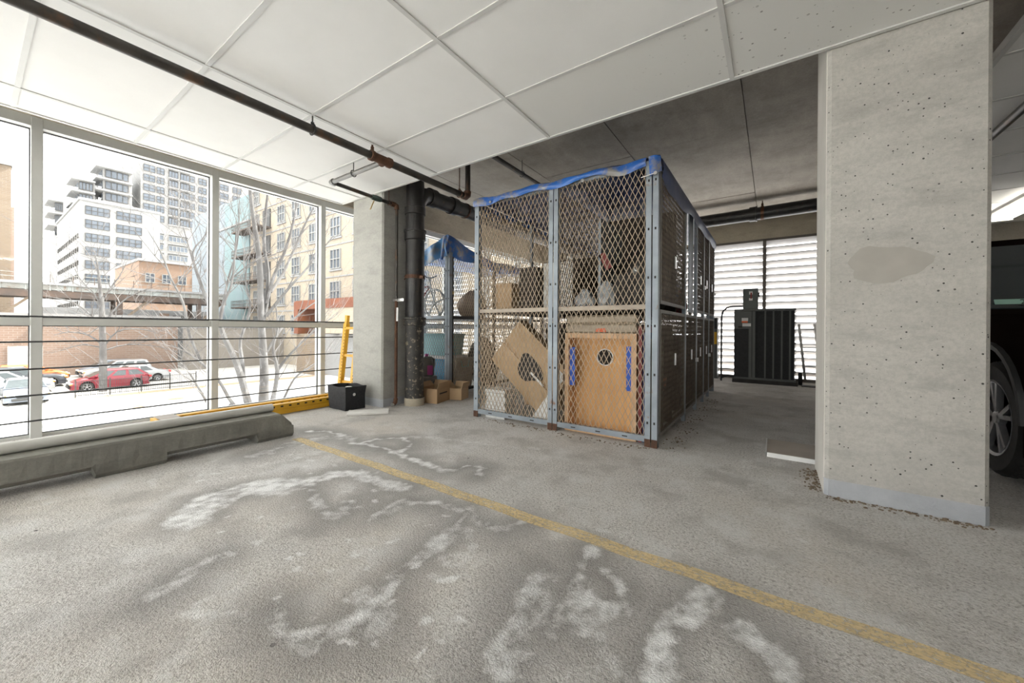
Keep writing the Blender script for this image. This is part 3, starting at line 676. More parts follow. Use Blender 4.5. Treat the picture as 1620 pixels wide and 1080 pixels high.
MB().box(-.08, .08, -.08, .08, .02, .1).obj('contents', M['paperwhite'], bx2)
bk = thing('bucket', 'grey plastic bucket standing in front of the second cage under the jug', 'bucket', (-3.63, 3.46, 0))
MB().lathe([(.095, 0), (.115, .2), (.122, .2), (.122, .215), (.117, .215), (.117, .235), (.125, .235), (.125, .25), (.118, .26), (0, .26)], n=24).obj('pail', M['greyplastic'], bk, smooth=True)
MB().tube([(-.12, 0, .22), (-.11, -.08, .16), (0, -.13, .13), (.11, -.08, .16), (.12, 0, .22)], .003, 6).obj('handle', M['chrome'], bk)
jg = thing('detergent_jug', 'grey plastic jug with magenta cap and label standing on the bucket', 'jug', (-3.61, 3.45, .26), R(35))
MB().prism([(-.07, 0), (.07, 0), (.075, .02), (.075, .16), (.05, .235), (.03, .25), (-.045, .255), (-.075, .2)], -.045, .045, 'y').obj('body', M['greyplastic'], jg, bevel=.012)
MB().lathe([(.024, .25), (.024, .28), (.02, .285)], (-.02, 0, 0), 'z', 14).obj('cap', M['pink'], jg, smooth=True)
MB().box(.0, .07, -.0465, -.0455, .02, .14).obj('label', M['pink'], jg)
MB().tube([(.03, 0, .245), (.075, 0, .22), (.085, 0, .15), (.07, 0, .11)], .011, 8).obj('handle', M['greyplastic'], jg, smooth=True)
# ------------------------------------------------------------------ storage cages of expanded metal
def expanded(w, h_, dw=.0215, dh=.086, bw=.0038, bt=.0022):
    n = max(2, round(w/dw)); dw = w/n; m_ = max(2, round(h_/(dh/2))); dz = h_/m_
    V, Fc = [], []
    for i in range(n+1):
        for k in range(m_):
            xa = i*dw+((-1)**(k+i))*dw*.5*.94; xb = i*dw+((-1)**(k+1+i))*dw*.5*.94
            xa, xb = min(max(xa, 0), w), min(max(xb, 0), w)
            if xa == xb: continue
            za, zb = k*dz, (k+1)*dz; L_ = math.hypot(xb-xa, dz); px, pz = -dz/L_*bw/2, (xb-xa)/L_*bw/2
            o = len(V)
            V += [(xa+px, -bt, za+pz), (xa-px, -bt, za-pz), (xa-px, bt, za-pz), (xa+px, bt, za+pz), (xb+px, -bt, zb+pz), (xb-px, -bt, zb-pz), (xb-px, bt, zb-pz), (xb+px, bt, zb+pz)]
            Fc += [(o, o+1, o+5, o+4), (o+1, o+2, o+6, o+5), (o+2, o+3, o+7, o+6), (o+3, o, o+4, o+7)]
    mb = MB(); mb.v = V; mb.f = Fc; mb.mi = [0]*len(Fc); return mb
MESHC = {}
def mesh_panel(parent, w, h_, loc, rz=0, mt=None):
    key = (round(w, 3), round(h_, 3), (mt or M['mesh']).name)
    if key not in MESHC:
        o = expanded(w, h_).obj('mesh_panel', mt or M['mesh'], parent, loc=loc); MESHC[key] = o; o['kind'] = 'stuff'
    else: o = inst(MESHC[key], 'mesh_panel', parent, loc)
    o.rotation_euler = (0, 0, rz); return o
def angle_post(parent, x, y, H, facing='y', double=True, w=.04):
    g = .009; p = MB(); s = MB()
    offs = ((-w-g/2, -g/2), (g/2, w+g/2)) if double else ((-w/2, w/2),)
    for a, b in offs:
        if facing == 'y': p.box(x+a, x+b, y-.012, y-.008, 0, H); p.box((x+a if a < 0 and double else x+b-.004), (x+a+.004 if a < 0 and double else x+b), y-.008, y+.04, 0, H)
        else: p.box(x+.008, x+.012, y+a, y+b, 0, H); p.box(x-.04, x+.008, (y+a if a < 0 and double else y+b-.004), (y+a+.004 if a < 0 and double else y+b), 0, H)
        cx = (a+b)/2
        for k in range(6):
            z = .18+.36*k
            if z > H-.03: continue
            if facing == 'y': s.box(x+cx-.006, x+cx+.006, y-.0135, y-.0115, z-.009, z+.009)
            else: s.box(x+.0115, x+.0135, y+cx-.006, y+cx+.006, z-.009, z+.009)
    o = p.obj('post', M['galv'], parent); s.obj('bolt_slots', M['slot'], o)['kind'] = 'stuff'
    f = MB()
    for a, b in offs:
        if facing == 'y': f.box(x+a-.001, x+b+.001, y-.0136, y-.006, 0, .06)
    if f.v: f.obj('rusted_foot', M['rust'], o)
    return o
def crossbar(parent, a, b, w=.036, t=.03, mt=None):
    return MB().bar(a, b, w, t).obj('rail', mt or M['galv'], parent)
M['doorframe'] = pm('dull_door_frame', (.2, .18, .155), (.15, .135, .115), 7, .6)
XA, XM, XB, YF, YE, HC = -2.40, -1.548, -.72, 2.95, 6.2, 2.13
cg = thing('storage_cage', 'large wire mesh storage cage under the blue tarpaulin in the centre', 'cage', (0, 0, 0))
angle_post(cg, XA, YF, HC, 'y', False, .05); angle_post(cg, XM, YF, HC, 'y', True); angle_post(cg, XB-.01, YF, HC, 'y', True)
sideposts = [2.99, 4.0, 4.66, 5.2, 5.66, 6.2]
for x0_, x1_ in ((XA+.02, XM-.05), (XM+.05, XB-.06)):
    for z0_, z1_ in ((.07, 1.03), (1.06, 2.10)):
        mesh_panel(cg, x1_-x0_, z1_-z0_, (x0_, YF, z0_))
    MB().box(x0_-.02, x1_+.02, YF-.008, YF+.03, .035, .078).obj('bottom_rail', M['galv'], cg)
    MB().box(x0_-.02, x1_+.02, YF+.006, YF+.05, 1.028, 1.064).obj('mid_rail', M['rail'], cg)
    MB().box(x0_-.02, x1_+.02, YF+.006, YF+.04, 2.09, 2.13).obj('top_rail', M['galv'], cg)
    sl = MB()
    for f in (.2, .5, .8): sl.box(x0_+(x1_-x0_)*f-.02, x0_+(x1_-x0_)*f+.02, YF-.0095, YF-.0075, .05, .058)
    sl.obj('rail_slots', M['slot'], cg)
for i in range(5):
    ya, yb_ = sideposts[i], sideposts[i+1]; w = yb_-ya-.06
    for xs_, tg in ((XB+.03, 1), (XA, 0)):
        for z0_, z1_ in ((.09, 1.0), (1.09, 2.08)):
            if tg and i == 1 and z0_ > 1:
                MB().box(xs_-.03, xs_-.02, yb_-.30, yb_-.05, 1.06, 2.1).obj('sheet_panel', M['galv'], cg); continue
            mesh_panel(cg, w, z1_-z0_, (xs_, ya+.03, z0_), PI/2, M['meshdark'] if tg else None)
            if tg:
                fr = MB()
                for zz in (z0_-.02, z1_): fr.box(xs_-.012, xs_+.008, ya+.02, yb_-.02, zz, zz+.025)
                for yy in (ya+.016, yb_-.036): fr.box(xs_-.012, xs_+.010, yy, yy+.02, z0_, z1_)
                d_ = fr.obj('door_frame', M['doorframe'], cg)
                zl = .62 if z0_ < 1 else 1.45
                ly = ya+w*.55
                hp = MB().box(xs_+.006, xs_+.013, ly, ly+.05, zl-.05, zl+.05).obj('hasp_plate', M['chrome'], d_)
                if (i+int(z0_)) % 2: 
                    MB().box(xs_+.012, xs_+.035, yb_-.07, yb_-.035, zl-.09, zl-.05).obj('padlock', M['chrome'], d_)
        if i > 0: MB().box(xs_-.02, xs_+.012, ya-.02, ya+.02, 0, HC).obj('post', M['galv'], cg)
MB().box(XB-.02, XB+.04, YE-.02, YE+.02, 0, HC).obj('post', M['galv'], cg)
MB().box(XA-.02, XA+.02, YE-.02, YE+.02, 0, HC).obj('post', M['galv'], cg)
# inner partitions and shelf decks
for x in (XM,):
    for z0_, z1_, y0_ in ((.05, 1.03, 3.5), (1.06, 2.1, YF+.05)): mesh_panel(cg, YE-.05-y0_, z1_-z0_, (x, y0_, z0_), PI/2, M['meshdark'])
for y in (4.33, 6.2):
    for x0_, x1_ in ((XA+.02, XM-.02), (XM+.02, XB-.02)):
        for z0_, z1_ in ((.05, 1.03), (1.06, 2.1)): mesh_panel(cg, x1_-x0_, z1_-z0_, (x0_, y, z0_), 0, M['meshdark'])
    MB().box(XM-.02, XM+.02, y-.02, y+.02, 0, HC).obj('post', M['galv'], cg)
MB().box(XA+.03, XM-.03, YF+.06, YE-.05, 1.02, 1.035).obj('shelf_deck', M['darkply'], cg)
MB().box(XM+.03, XB-.03, YF+.06, YE-.05, 1.02, 1.035).obj('shelf_deck', M['darkply'], cg)
# tarpaulin over the big cage
tp = thing('tarpaulin', 'blue tarpaulin draped over the top of the large central cage', 'tarpaulin', (0, 0, HC))
def wob(a, b): return .012*math.sin(9*a+1)+.009*math.sin(17*a+5*b)+.006*math.sin(31*b+2)
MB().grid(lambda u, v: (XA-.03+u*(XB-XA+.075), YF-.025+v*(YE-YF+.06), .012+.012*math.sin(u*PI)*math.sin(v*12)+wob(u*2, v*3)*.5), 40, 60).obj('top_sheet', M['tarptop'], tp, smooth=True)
def front_hem(u, v):
    x = XA-.03+u*(XB-XA-.02); drop = .055+.02*math.sin(u*7+1)+.012*math.sin(u*23)
    if .36 < u < .66: drop += .035*math.sin((u-.36)/.3*PI)
    zt = .014+wob(u*2, 0)*.5
    return (x, YF-.026-.012*math.sin(v*PI)*(1+math.sin(u*40)*.6)-.004*v, zt-drop*v)
MB().grid(front_hem, 70, 6).obj('front_hem', M['tarp'], tp, smooth=True)
def side_hem(u, v):
    y = YF+.03+u*(YE-YF+.02); drop = .17+.03*math.sin(u*9+.5)*(1-u)+.012*math.sin(u*29)-.06*u
    if u < .06: drop *= .75+u*4
    return (XB+.047+.014*math.sin(v*PI)*(1+.5*math.sin(u*23))+.006*v*math.sin(u*19), y, .014-drop*v)
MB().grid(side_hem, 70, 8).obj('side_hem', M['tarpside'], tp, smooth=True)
MB().grid(lambda u, v: (XB-.035+u*.08+.012*v, YF-.03-.012*math.sin(u*PI)+.02*u*u, .02-v*(.15-.03*u)), 8, 8).obj('corner_fold', M['tarp'], tp, smooth=True)
MB().grid(lambda u, v: (XA-.032+.004*math.sin(9*v), YF-.026+u*(YE-YF), .012-v*(.09+.03*math.sin(u*17))), 50, 4).obj('left_hem', M['tarp'], tp, smooth=True)
for x, z in ((-2.21, -.045), (-1.27, -.045), (XB+.018, -.115)):
    MB().lathe([(.005, 0), (.013, 0), (.013, -.004), (.005, -.004)], (x, YF-.043, z), 'y', 14).obj('grommet', M['chrome'], tp)
MB().tube([(XB+.018, YF-.045, -.115), (XB-.03, YF-.04, -.12), (XB-.09, YF-.02, -.118)], .003, 5).obj('tie_cord', M['white'], tp)
# ------------------------------------------------------------------ contents of the big cage
cb = thing('cardboard_carton', 'large tilted cardboard carton with a black print behind the left mesh', 'box', (-1.955, 3.21, .50))
A = Matrix.Rotation(R(41), 4, 'Y')
MB().box(-.385, .385, .02, .16, -.265, .265, A).obj('body', M['card'], cb)
MB().box(-.385, .385, .010, .02, .012, .265, A).obj('flap', M['card2'], cb)
MB().box(-.385, .385, .006, .016, -.265, -.028, A).obj('flap', M['card2'], cb)
blob = []
for k in range(30):
    a = 2*PI*k/30; r = 1+.14*math.sin(3*a+.6)+.05*math.cos(5*a); blob.append((.02+.15*r*math.cos(a), -.01+.12*r*math.sin(a)))
mb = MB().prism(blob, .002, .0055, 'y'); mb.v = [tuple(A @ Vector(p)) for p in mb.v]; mb.obj('black_print', M['blackink'], cb)
MB().box(.05, .24, -.001, .0015, -.035, -.015, A).obj('white_tape', M['white'], cb)
MB().box(.26, .35, .007, .0095, .12, .21, A).obj('paper_label', M['white'], cb)
st_src = None
for k in range(9):
    lb = 'white tile in the stack behind the left mesh, ' + ('bottom one on the floor', 'second from the floor', 'third from the floor', 'fourth from the floor', 'middle one of the stack', 'fourth from the top', 'third from the top', 'second from the top', 'topmost of the stack')[k]
    dx, dy = random.uniform(-.012, .012), random.uniform(-.01, .01)
    if st_src is None:
        st_src = MB().box(-.115, .115, -.1, .1, 0, .029).obj('white_tile', M['paperwhite'], bevel=.002, loc=(-2.2, 3.09, 0)); o = st_src
    else:
        o = inst(st_src, 'white_tile', None, (-2.2+dx, 3.09+dy, .031*k)); o.rotation_euler = (0, 0, random.uniform(-.08, .08))
    tag(o, lb, 'tile', 'white tiles stacked in the cage')
sh = MB().prism([(0, 0), (.23, 0), (.23, .30), (.19, .27)], 0, .012, 'y').obj('white_sheet', M['white'], loc=(-1.86, 3.07, .0)); tag(sh, 'white sheet corner leaning under the tilted carton', 'sheet')
cr = thing('wooden_crate', 'plywood crate with a round hole and blue tape behind the right mesh', 'crate', (-1.165, 3.02, 0))
wx = .305
MB().box(-wx+.03, wx-.03, .15, .165, .0, .80).obj('back_panel', M['ply'], cr)
MB().box(-wx, -wx+.035, 0, .17, 0, .84).obj('stud', M['stud'], cr); MB().box(wx-.04, wx, 0, .17, 0, .84).obj('stud', M['stud'], cr)
MB().box(-wx+.035, wx-.04, 0, .17, .80, .84).obj('stud', M['stud'], cr); MB().box(-wx+.035, wx-.04, .0, .17, 0, .03).obj('stud', M['stud'], cr)
MB().lathe([(.066, .1495), (.066, .148), (0, .148)], (.0, 0, .635), 'y', 28).obj('hole', M['slot'], cr)
MB().lathe([(.065, .15), (.065, .144), (.073, .144), (.073, .15)], (.0, 0, .635), 'y', 28).obj('white_ring', M['white'], cr)
MB().box(-wx+.037, -wx+.085, .02, .024, .39, .72).obj('blue_tape', M['bluetape'], cr)
MB().box(wx-.085, wx-.042, .02, .024, .385, .74).obj('blue_tape', M['bluetape'], cr)
bd = thing('wrapped_bundle', 'brown taped bundle lying on top of the plywood crate', 'bundle', (-1.165, 3.08, .842))
MB().box(-.305, .305, -.055, .055, 0, .075).obj('lower_layer', M['wrap'], bd, bevel=.012); MB().box(-.30, .305, -.055, .05, .077, .15).obj('upper_layer', M['wrap'], bd, bevel=.014)
MB().prism([(-.03, .012), (.06, .008), (.055, .04), (-.02, .038)], -.0575, -.0555, 'y').obj('orange_sticker', M['orange'], bd)
for k, (x, m_, nm) in enumerate(((-.835, 'red', 'dark red'), (-.805, 'navy', 'navy blue'), (-.775, 'olive', 'olive'))):
    tag(MB().box(-.012, .012, 0, .44, 0, .9-.05*k).obj('leaning_board', M[m_], loc=(x, 3.03+.01*k, 0)), nm+' board on edge beside the plywood crate', 'board')
gb = thing('foam_board', 'pale grey foam board on the upper shelf behind the centre post', 'board', (-1.74, 3.4, 1.037))
MB().box(-.16, .16, 0, .03, 0, .50).obj('sheet', M['boardface'], gb); MB().box(.10, .16, -.002, .03, .5, .55).obj('torn_edge', M['boardface'], gb)
def bag(label, loc, r, h_, mt, seed, name='plastic_bag', cat='bag'):
    rg = random.Random(seed); n = 16; mb = MB(); ph = [rg.uniform(0, 6.28) for _ in range(6)]
    def f(u, v):
        a = 2*PI*u; rr = r*math.sin(PI*min(.98, .12+.86*v))**.6*(1+.13*math.sin(3*a+ph[0]+4*v)+.08*math.sin(7*a+ph[1]-6*v))
        return (rr*math.cos(a), rr*math.sin(a), h_*v+.012*math.sin(5*a+ph[2])*v)
    o = mb.grid(f, n, 12).obj(name, mt, smooth=True, loc=loc); return tag(o, label, cat)
bag('large grey plastic bag slumped on the upper shelf left of the divider', (-1.41, 3.32, 1.037), .09, .2, M['plastic'], 1)
bag('clear shiny plastic bag on the upper shelf behind the right mesh', (-1.2, 3.3, 1.037), .085, .26, M['plastic'], 2)
bag('brown sack on the upper shelf at the far left of the cage', (-2.12, 3.86, 1.037), .19, .5, pm('brown_sack', (.16, .12, .085), (.11, .085, .06), 5, .8), 3)
bag('dark bundle heaped on the upper shelf in the right compartment', (-1.0, 3.75, 1.037), .24, .62, M['dark'], 4, 'dark_bundle', 'bundle')
bag('small crumpled foil piece on the low black case', (-.94, 3.28, 1.34), .03, .07, M['chrome'], 5, 'foil_piece', 'foil')
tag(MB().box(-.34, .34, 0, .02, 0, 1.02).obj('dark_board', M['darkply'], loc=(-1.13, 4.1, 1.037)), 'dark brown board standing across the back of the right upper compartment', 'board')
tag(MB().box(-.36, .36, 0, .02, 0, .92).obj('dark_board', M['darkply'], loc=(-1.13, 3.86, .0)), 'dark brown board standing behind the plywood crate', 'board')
tag(MB().box(-.012, .012, 0, .6, 0, .85).obj('grey_door_leaf', M['galv'], loc=(-1.29, 3.35, 1.037)), 'narrow grey metal leaf standing on edge in the right upper compartment', 'panel')
tag(MB().box(-.03, .03, -.01, .01, 0, .16, Matrix.Rotation(R(-28), 4, 'Y')).obj('red_strap', M['red'], loc=(-1.2, 3.36, 1.42)), 'dark red strap hanging behind the right mesh', 'strap')
for k, (x, y, w, d, h_) in enumerate(((-2.1, 3.95, .48, .4, .38), (-1.71, 4.02, .26, .3, .7))):
    o = MB().box(-w/2, w/2, -d/2, d/2, 0, h_).obj('carton', M['darkply' if k else 'card'], bevel=.006, loc=(x, y, 0)); tag(o, ['brown carton on the floor behind the tilted carton', 'tall dark carton behind the tilted carton near the divider'][k], 'box')
o = MB().box(-.3, .3, -.12, .12, 0, .5).obj('carton', M['darkply'], bevel=.006, loc=(-1.98, 4.16, 1.037)); tag(o, 'dark carton at the back of the left upper compartment', 'box')
for (x0_, x1_, z0_, z1_, lb) in ((-2.36, -1.6, 1.037, 1.72, 'dark brown board closing the back of the left upper compartment'), (-2.36, -1.6, 0, .95, 'dark brown board closing the back of the left lower compartment')):  # backing boards added to hide the bright background and darken the compartments
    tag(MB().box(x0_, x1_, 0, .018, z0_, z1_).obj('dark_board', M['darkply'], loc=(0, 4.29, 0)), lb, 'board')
rlc = thing('rolled_mat', 'rolled brown woven mat standing between the centre post and the crate', 'mat', (-1.505, 3.13, 0))
MB().lathe([(.032, 0), (.034, .3), (.031, .72), (.02, .72), (.02, .70), (0, .70)], n=16).obj('roll', pm('brown_woven_mat', (.2, .14, .09), (.13, .09, .06), 30, .9, bmp=.5, bscale=120), rlc, smooth=True); MB().lathe([(.036, .5), (.036, .515)], n=16).obj('twine', M['stud'], rlc)
for k, (x, y, w, d, h_, m_, lb) in enumerate(((-2.24, 3.33, .2, .3, .3, 'card', 'small brown carton on the left upper shelf beside the corner post'), (-2.02, 3.42, .2, .26, .46, 'darkply', 'tall dark carton on the left upper shelf before the brown sack'), (-.97, 3.3, .26, .2, .3, 'dark', 'low black case on the right upper shelf below the foil piece'))):
    b_ = thing('shelf_carton', lb, 'box', (x, y, 1.037)); MB().box(-w/2, w/2, -d/2, d/2, 0, h_).obj('body', M[m_], b_, bevel=.005); MB().box(-w/2-.001, w/2+.001, -.02, .02, h_*.97, h_+.002).obj('tape', M['wrap'], b_)
tc = thing('terracotta_pot', 'orange plastic pot behind the side mesh of the cage', 'pot', (-.95, 3.69, 0))
MB().lathe([(.09, 0), (.15, .36), (.165, .36), (.165, .44), (.15, .44), (.14, .34), (0, .34)], n=20).obj('pot', M['terracotta'], tc, smooth=True)
bag('green leafy bundle in the orange pot', (-.95, 3.69, .345), .12, .2, pm('dark_green_leaves', (.04, .07, .03), (.03, .05, .02), 9, .7), 9, 'potted_plant', 'plant')
for k, y in enumerate((4.75, 5.6)):
    o = MB().box(-.3, .3, -.32, .32, 0, .8).obj('carton', M['darkply'], bevel=.006, loc=(-1.12, y, 0)); tag(o, ['dark carton deep inside the cage, nearer of two', 'dark carton deep inside the cage, farther of two'][k], 'box')
bag('blue bundle on the upper shelf beside the open side bay', (-1.0, 4.55, 1.037), .16, .5, pm('blue_cloth', (.02, .05, .2), (.015, .035, .14), 6, .7), 12, 'blue_bundle', 'bundle')
tag(MB().box(-.01, .01, 0, .6, 0, 1.0).obj('dark_board', M['darkply'], loc=(-1.28, 4.38, 1.037)), 'dark brown board standing lengthwise behind the open side bay', 'board')  # board added so window light does not show through the bay
bag('red bundle on the upper shelf beside the open side bay', (-.9, 4.86, 1.037), .09, .3, M['red'], 13, 'red_bundle', 'bundle')
# ------------------------------------------------------------------ second cage by the window
KX0, KX1, KY0, KY1, KH = -4.5, -3.43, 3.62, 6.1, 1.86
k2 = thing('storage_cage', 'smaller wire mesh storage cage behind the drain stack with bicycle inside', 'cage', (0, 0, 0))
angle_post(k2, KX1, KY0, KH, 'y', True, .036); angle_post(k2, KX0+.05, KY0, KH, 'y', True, .036)
KM = M['galv']
for z0_, z1_ in ((.06, .98), (1.05, 1.82)):
    mesh_panel(k2, KX1-KX0-.12, z1_-z0_, (KX0+.08, KY0, z0_), 0, KM); mesh_panel(k2, .9, z1_-z0_, (KX1, KY0+.1, z0_), PI/2, M['mesh']); mesh_panel(k2, KY1-KY0-1.1, z1_-z0_, (KX1, KY0+1.06, z0_), PI/2, M['mesh'])
for z in (.03, 1.0, 1.83):
    MB().box(KX0, KX1, KY0, KY0+.03, z, z+.04).obj('rail', M['galv'], k2); MB().box(KX1-.03, KX1, KY0+.03, KY1, z, z+.04).obj('rail', M['dark'], k2)
for y in (KY0+.08, KY0+1.02, KY1): MB().box(KX1-.03, KX1+.005, y-.02, y+.02, 0, KH).obj('post', M['dark'], k2)
MB().box(KX0, KX1-.03, KY0+.04, KY1, 1.0, 1.015).obj('shelf_deck', M['darkply'], k2)
pk = MB().box(KX1+.006, KX1+.022, KY0+.05, KY0+.09, 1.32, 1.36).obj('padlock', M['brass'], k2); MB().tube([(KX1+.014, KY0+.055, 1.36), (KX1+.014, KY0+.06, 1.39), (KX1+.014, KY0+.08, 1.39), (KX1+.014, KY0+.085, 1.36)], .004, 6).obj('shackle', M['chrome'], pk)
t2 = thing('tarpaulin', 'blue tarpaulin peaked over the corner of the smaller cage by the window', 'tarpaulin', (0, 0, KH))
def pk_z(x, y): return .02+.19*math.exp(-((x-KX1)**2)/.12-((y-KY0)**2)/.25)+.01*math.sin(x*20+y*9)
MB().grid(lambda u, v: (KX0+u*(KX1-KX0+.02), KY0-.03+v*(KY1-KY0), pk_z(KX0+u*(KX1-KX0), KY0+v*(KY1-KY0))), 40, 40).obj('top_sheet', M['tarp'], t2, smooth=True)
MB().grid(lambda u, v: (KX0+u*(KX1-KX0+.02), KY0-.03-.03*math.sin(v*PI)*(1+.8*math.sin(u*26)), pk_z(KX0+u*(KX1-KX0), KY0)*(1-v)-v*(.14+.06*math.sin(u*5)-.12*max(0, u-.75))), 40, 8).obj('front_hem', pm('faded_blue_tarpaulin', (.10, .30, .62), (.33, .34, .36), 5, .35, bmp=.6, bscale=9, a=.45, b=.6), t2, smooth=True)
MB().grid(lambda u, v: (KX1+.02+.02*math.sin(v*PI)*(1+math.sin(u*31)), KY0-.03+u*(KY1-KY0), pk_z(KX1, KY0+u*(KY1-KY0))*(1-v)-v*(.02+.1*min(1, u*3)+.03*math.sin(u*17))), 60, 8).obj('side_hem', M['tarp'], t2, smooth=True)
MB().grid(lambda u, v: (KX1-.05+u*.11*(1-.6*v)-.04*v, KY0-.05-.02*math.sin(u*PI), pk_z(KX1, KY0)-.02-v*.30), 8, 10).obj('corner_fold', M['tarp'], t2, smooth=True)
# bicycle on its shelf
by = thing('bicycle', 'small white bicycle on the upper shelf of the smaller cage', 'bicycle', (-3.78, 3.72, 1.015))
def bwheel(x):
    wm = MB(); pts = [(x+.19*math.cos(2*PI*k/28), 0, .2+.19*math.sin(2*PI*k/28)) for k in range(29)]
    o = wm.tube(pts, .015, 8).obj('wheel', M['white'], by, smooth=True)
    s_ = MB()
    for k in range(5): a = 2*PI*k/5+.3; s_.bar((x, 0, .2), (x+.185*math.cos(a), 0, .2+.185*math.sin(a)), .02, .012, (0, 1, 0))
    s_.lathe([(.025, -.02), (.025, .02)], (x, 0, .2), 'y', 12).obj('spokes', M['white'], o)
bwheel(0); bwheel(-.52)
MB().tube([(-.52, 0, .2), (-.3, 0, .22), (-.08, 0, .44)], .012, 8).tube([(-.3, 0, .22), (-.36, 0, .46)], .012, 8).tube([(-.36, 0, .42), (-.08, 0, .44)], .012, 8).obj('frame', M['red'], by, smooth=True)
MB().tube([(0, 0, .2), (-.07, 0, .42), (-.1, 0, .56)], .013, 8).obj('fork', M['white'], by, smooth=True)
MB().tube([(-.1, -.14, .6), (-.1, -.05, .56), (-.1, .05, .56), (-.1, .14, .6)], .01, 8).obj('handlebar', M['chrome'], by, smooth=True)
MB().prism([(-.45, .47), (-.28, .475), (-.27, .5), (-.44, .52)], -.04, .04, 'y').obj('saddle', M['dark'], by, bevel=.01)
def tub(label, loc, w, d, h_, mt, group=None):
    t_ = thing('storage_tub', label, 'tub', loc, 0, group)
    mb = MB(); z = [(0, .9), (.0, .92), (h_*.9, 1.0)]
    vs = []
    for zz, s in ((0, .9), (h_*.92, 1.0)): vs += [(-w/2*s, -d/2*s, zz), (w/2*s, -d/2*s, zz), (w/2*s, d/2*s, zz), (-w/2*s, d/2*s, zz)]
    mb.add(vs, [(3, 2, 1, 0), (4, 5, 6, 7), (0, 1, 5, 4), (1, 2, 6, 5), (2, 3, 7, 6), (3, 0, 4, 7)]).obj('body', mt, t_, bevel=.006)
    MB().box(-w/2-.012, w/2+.012, -d/2-.012, d/2+.012, h_*.92, h_).obj('lid', M['white'] if mt is not M['teal'] else mt, t_, bevel=.006)
tub('teal storage tub stacked on the blue tub in the smaller cage', (-3.85, 3.95, .5), .5, .4, .3, M['teal']); tub('blue storage tub on the floor of the smaller cage', (-3.85, 3.95, 0), .56, .45, .5, M['bluebin'])
tt = thing('tote_bag', 'patterned tote bag behind the side mesh of the smaller cage', 'bag', (-3.51, 4.0, .05))
MB().prism([(-.16, 0), (.16, 0), (.19, .42), (-.19, .42)], -.05, .05, 'x').obj('body', M['tote'], tt, bevel=.015)
for s in (-.5, .5): MB().tube([(.1*s, -.09, .41), (.1*s, -.06, .30 if s > 0 else .52), (.1*s, .06, .30 if s > 0 else .52), (.1*s, .09, .41)], .007, 6).obj('handle', M['teal'], tt, smooth=True)
bag('brown sack on the upper shelf of the smaller cage beside the bicycle', (-3.66, 4.4, 1.02), .22, .42, pm('tan_sack', (.26, .2, .15), (.18, .135, .1), 5, .8), 21)
bag('grey bundle stacked behind the patterned tote bag', (-3.74, 4.75, .0), .24, .75, M['dark'], 22, 'grey_bundle', 'bundle')
# ------------------------------------------------------------------ condenser unit by the louvers
ac = thing('condenser_unit', 'dark condenser unit standing in front of the louvred screen', 'air conditioner', (-.11, 7.93, 0))
MB().box(-.44, .44, -.42, .3, 0, .06).obj('base_pad', M['dark'], ac)
MB().box(-.415, .415, -.38, .25, .06, .09).obj('base_pan', M['ac'], ac)
MB().box(-.4, .4, -.36, .24, .09, 1.19).obj('coil', M['acdark'], ac)
MB().box(-.415, .415, -.385, .25, 1.19, 1.23).obj('top_cap', M['ac'], ac, bevel=.008)
MB().box(-.418, -.19, -.384, -.30, .9, 1.19).obj('service_panel', M['ac'], ac); MB().box(-.418, -.2, -.374, -.30, .09, .9).obj('lower_panel', M['acdark'], ac)
for x in (-.19, -.14, .015, .125, .235, .34): MB().box(x-.011 if x > -.1 else x-.02, x+.011 if x > -.1 else x+.02, -.385, -.35, .09, 1.19).obj('corner_rib', M['ac'], ac)
fin = MB()
for k in range(46): fin.box(.39, .416, -.384, -.36, .11+.0235*k, .121+.0235*k)
fo_ = fin.obj('wire_guard', M['ac'], ac)
for (x, z, w, h_, m_) in ((-.31, 1.03, .09, .05, 'white'), (-.31, 1.0, .085, .03, 'orange'), (-.30, .94, .12, .05, 'white'), (-.36, .915, .06, .03, 'blackink')): MB().box(x, x+w, -.387, -.3845, z, z+h_).obj('sticker', M[m_], ac)
db = thing('switch_box', 'grey electrical disconnect box standing above the condenser corner', 'switch box', (-.30, 7.62, 1.23))
MB().box(-.105, .105, -.06, .06, 0, .34).obj('case', M['acbox'], db, bevel=.004); MB().box(-.02, .03, -.064, -.06, .24, .29).box(-.02, .03, -.064, -.06, .14, .18).obj('white_mark', M['white'], db); MB().box(.0, .02, -.068, -.064, .17, .27).obj('red_mark', M['red'], db)
MB().box(.105, .125, -.02, .02, .2, .27).obj('lever', M['dark'], db)
cd = thing('conduit', 'black conduit looping from the floor up to the disconnect box', 'conduit', (-.72, 7.6, 0))
MB().tube([(0, 0, 0), (0, 0, 1.1), (.02, 0, 1.2), (.08, 0, 1.26), (.16, 0, 1.28), (.32, .02, 1.28)], .014, 8).obj('pipe', M['cable'], cd, smooth=True); MB().tube([(0, 0, .05), (.1, .02, .1), (.3, 0, .06), (.4, -.02, .05)], .012, 8).obj('loose_cable', M['cable'], cd, smooth=True)
ac2 = thing('narrow_unit', 'narrow dark unit standing at the back corner of the large cage', 'cabinet', (-.88, 8.0, 0))
MB().box(-.07, .07, -.12, .14, 0, .9).obj('body', M['ac'], ac2); MB().box(-.06, .06, -.05, .1, .9, 1.1).obj('top_box', M['acdark'], ac2); MB().box(.0, .06, -.123, -.12, .62, .84).obj('yellow_label', M['yellow'], ac2)
ht = thing('hand_truck', 'bare metal hand truck leaning on the louvers beside the condenser', 'hand truck', (.53, 7.72, 0))
MB().bar((-.1, 0, .1), (-.17, .3, .98), .03, .025).obj('rail', M['chrome'], ht); MB().bar((.1, 0, .1), (.03, .3, .98), .03, .025).obj('rail', M['chrome'], ht)
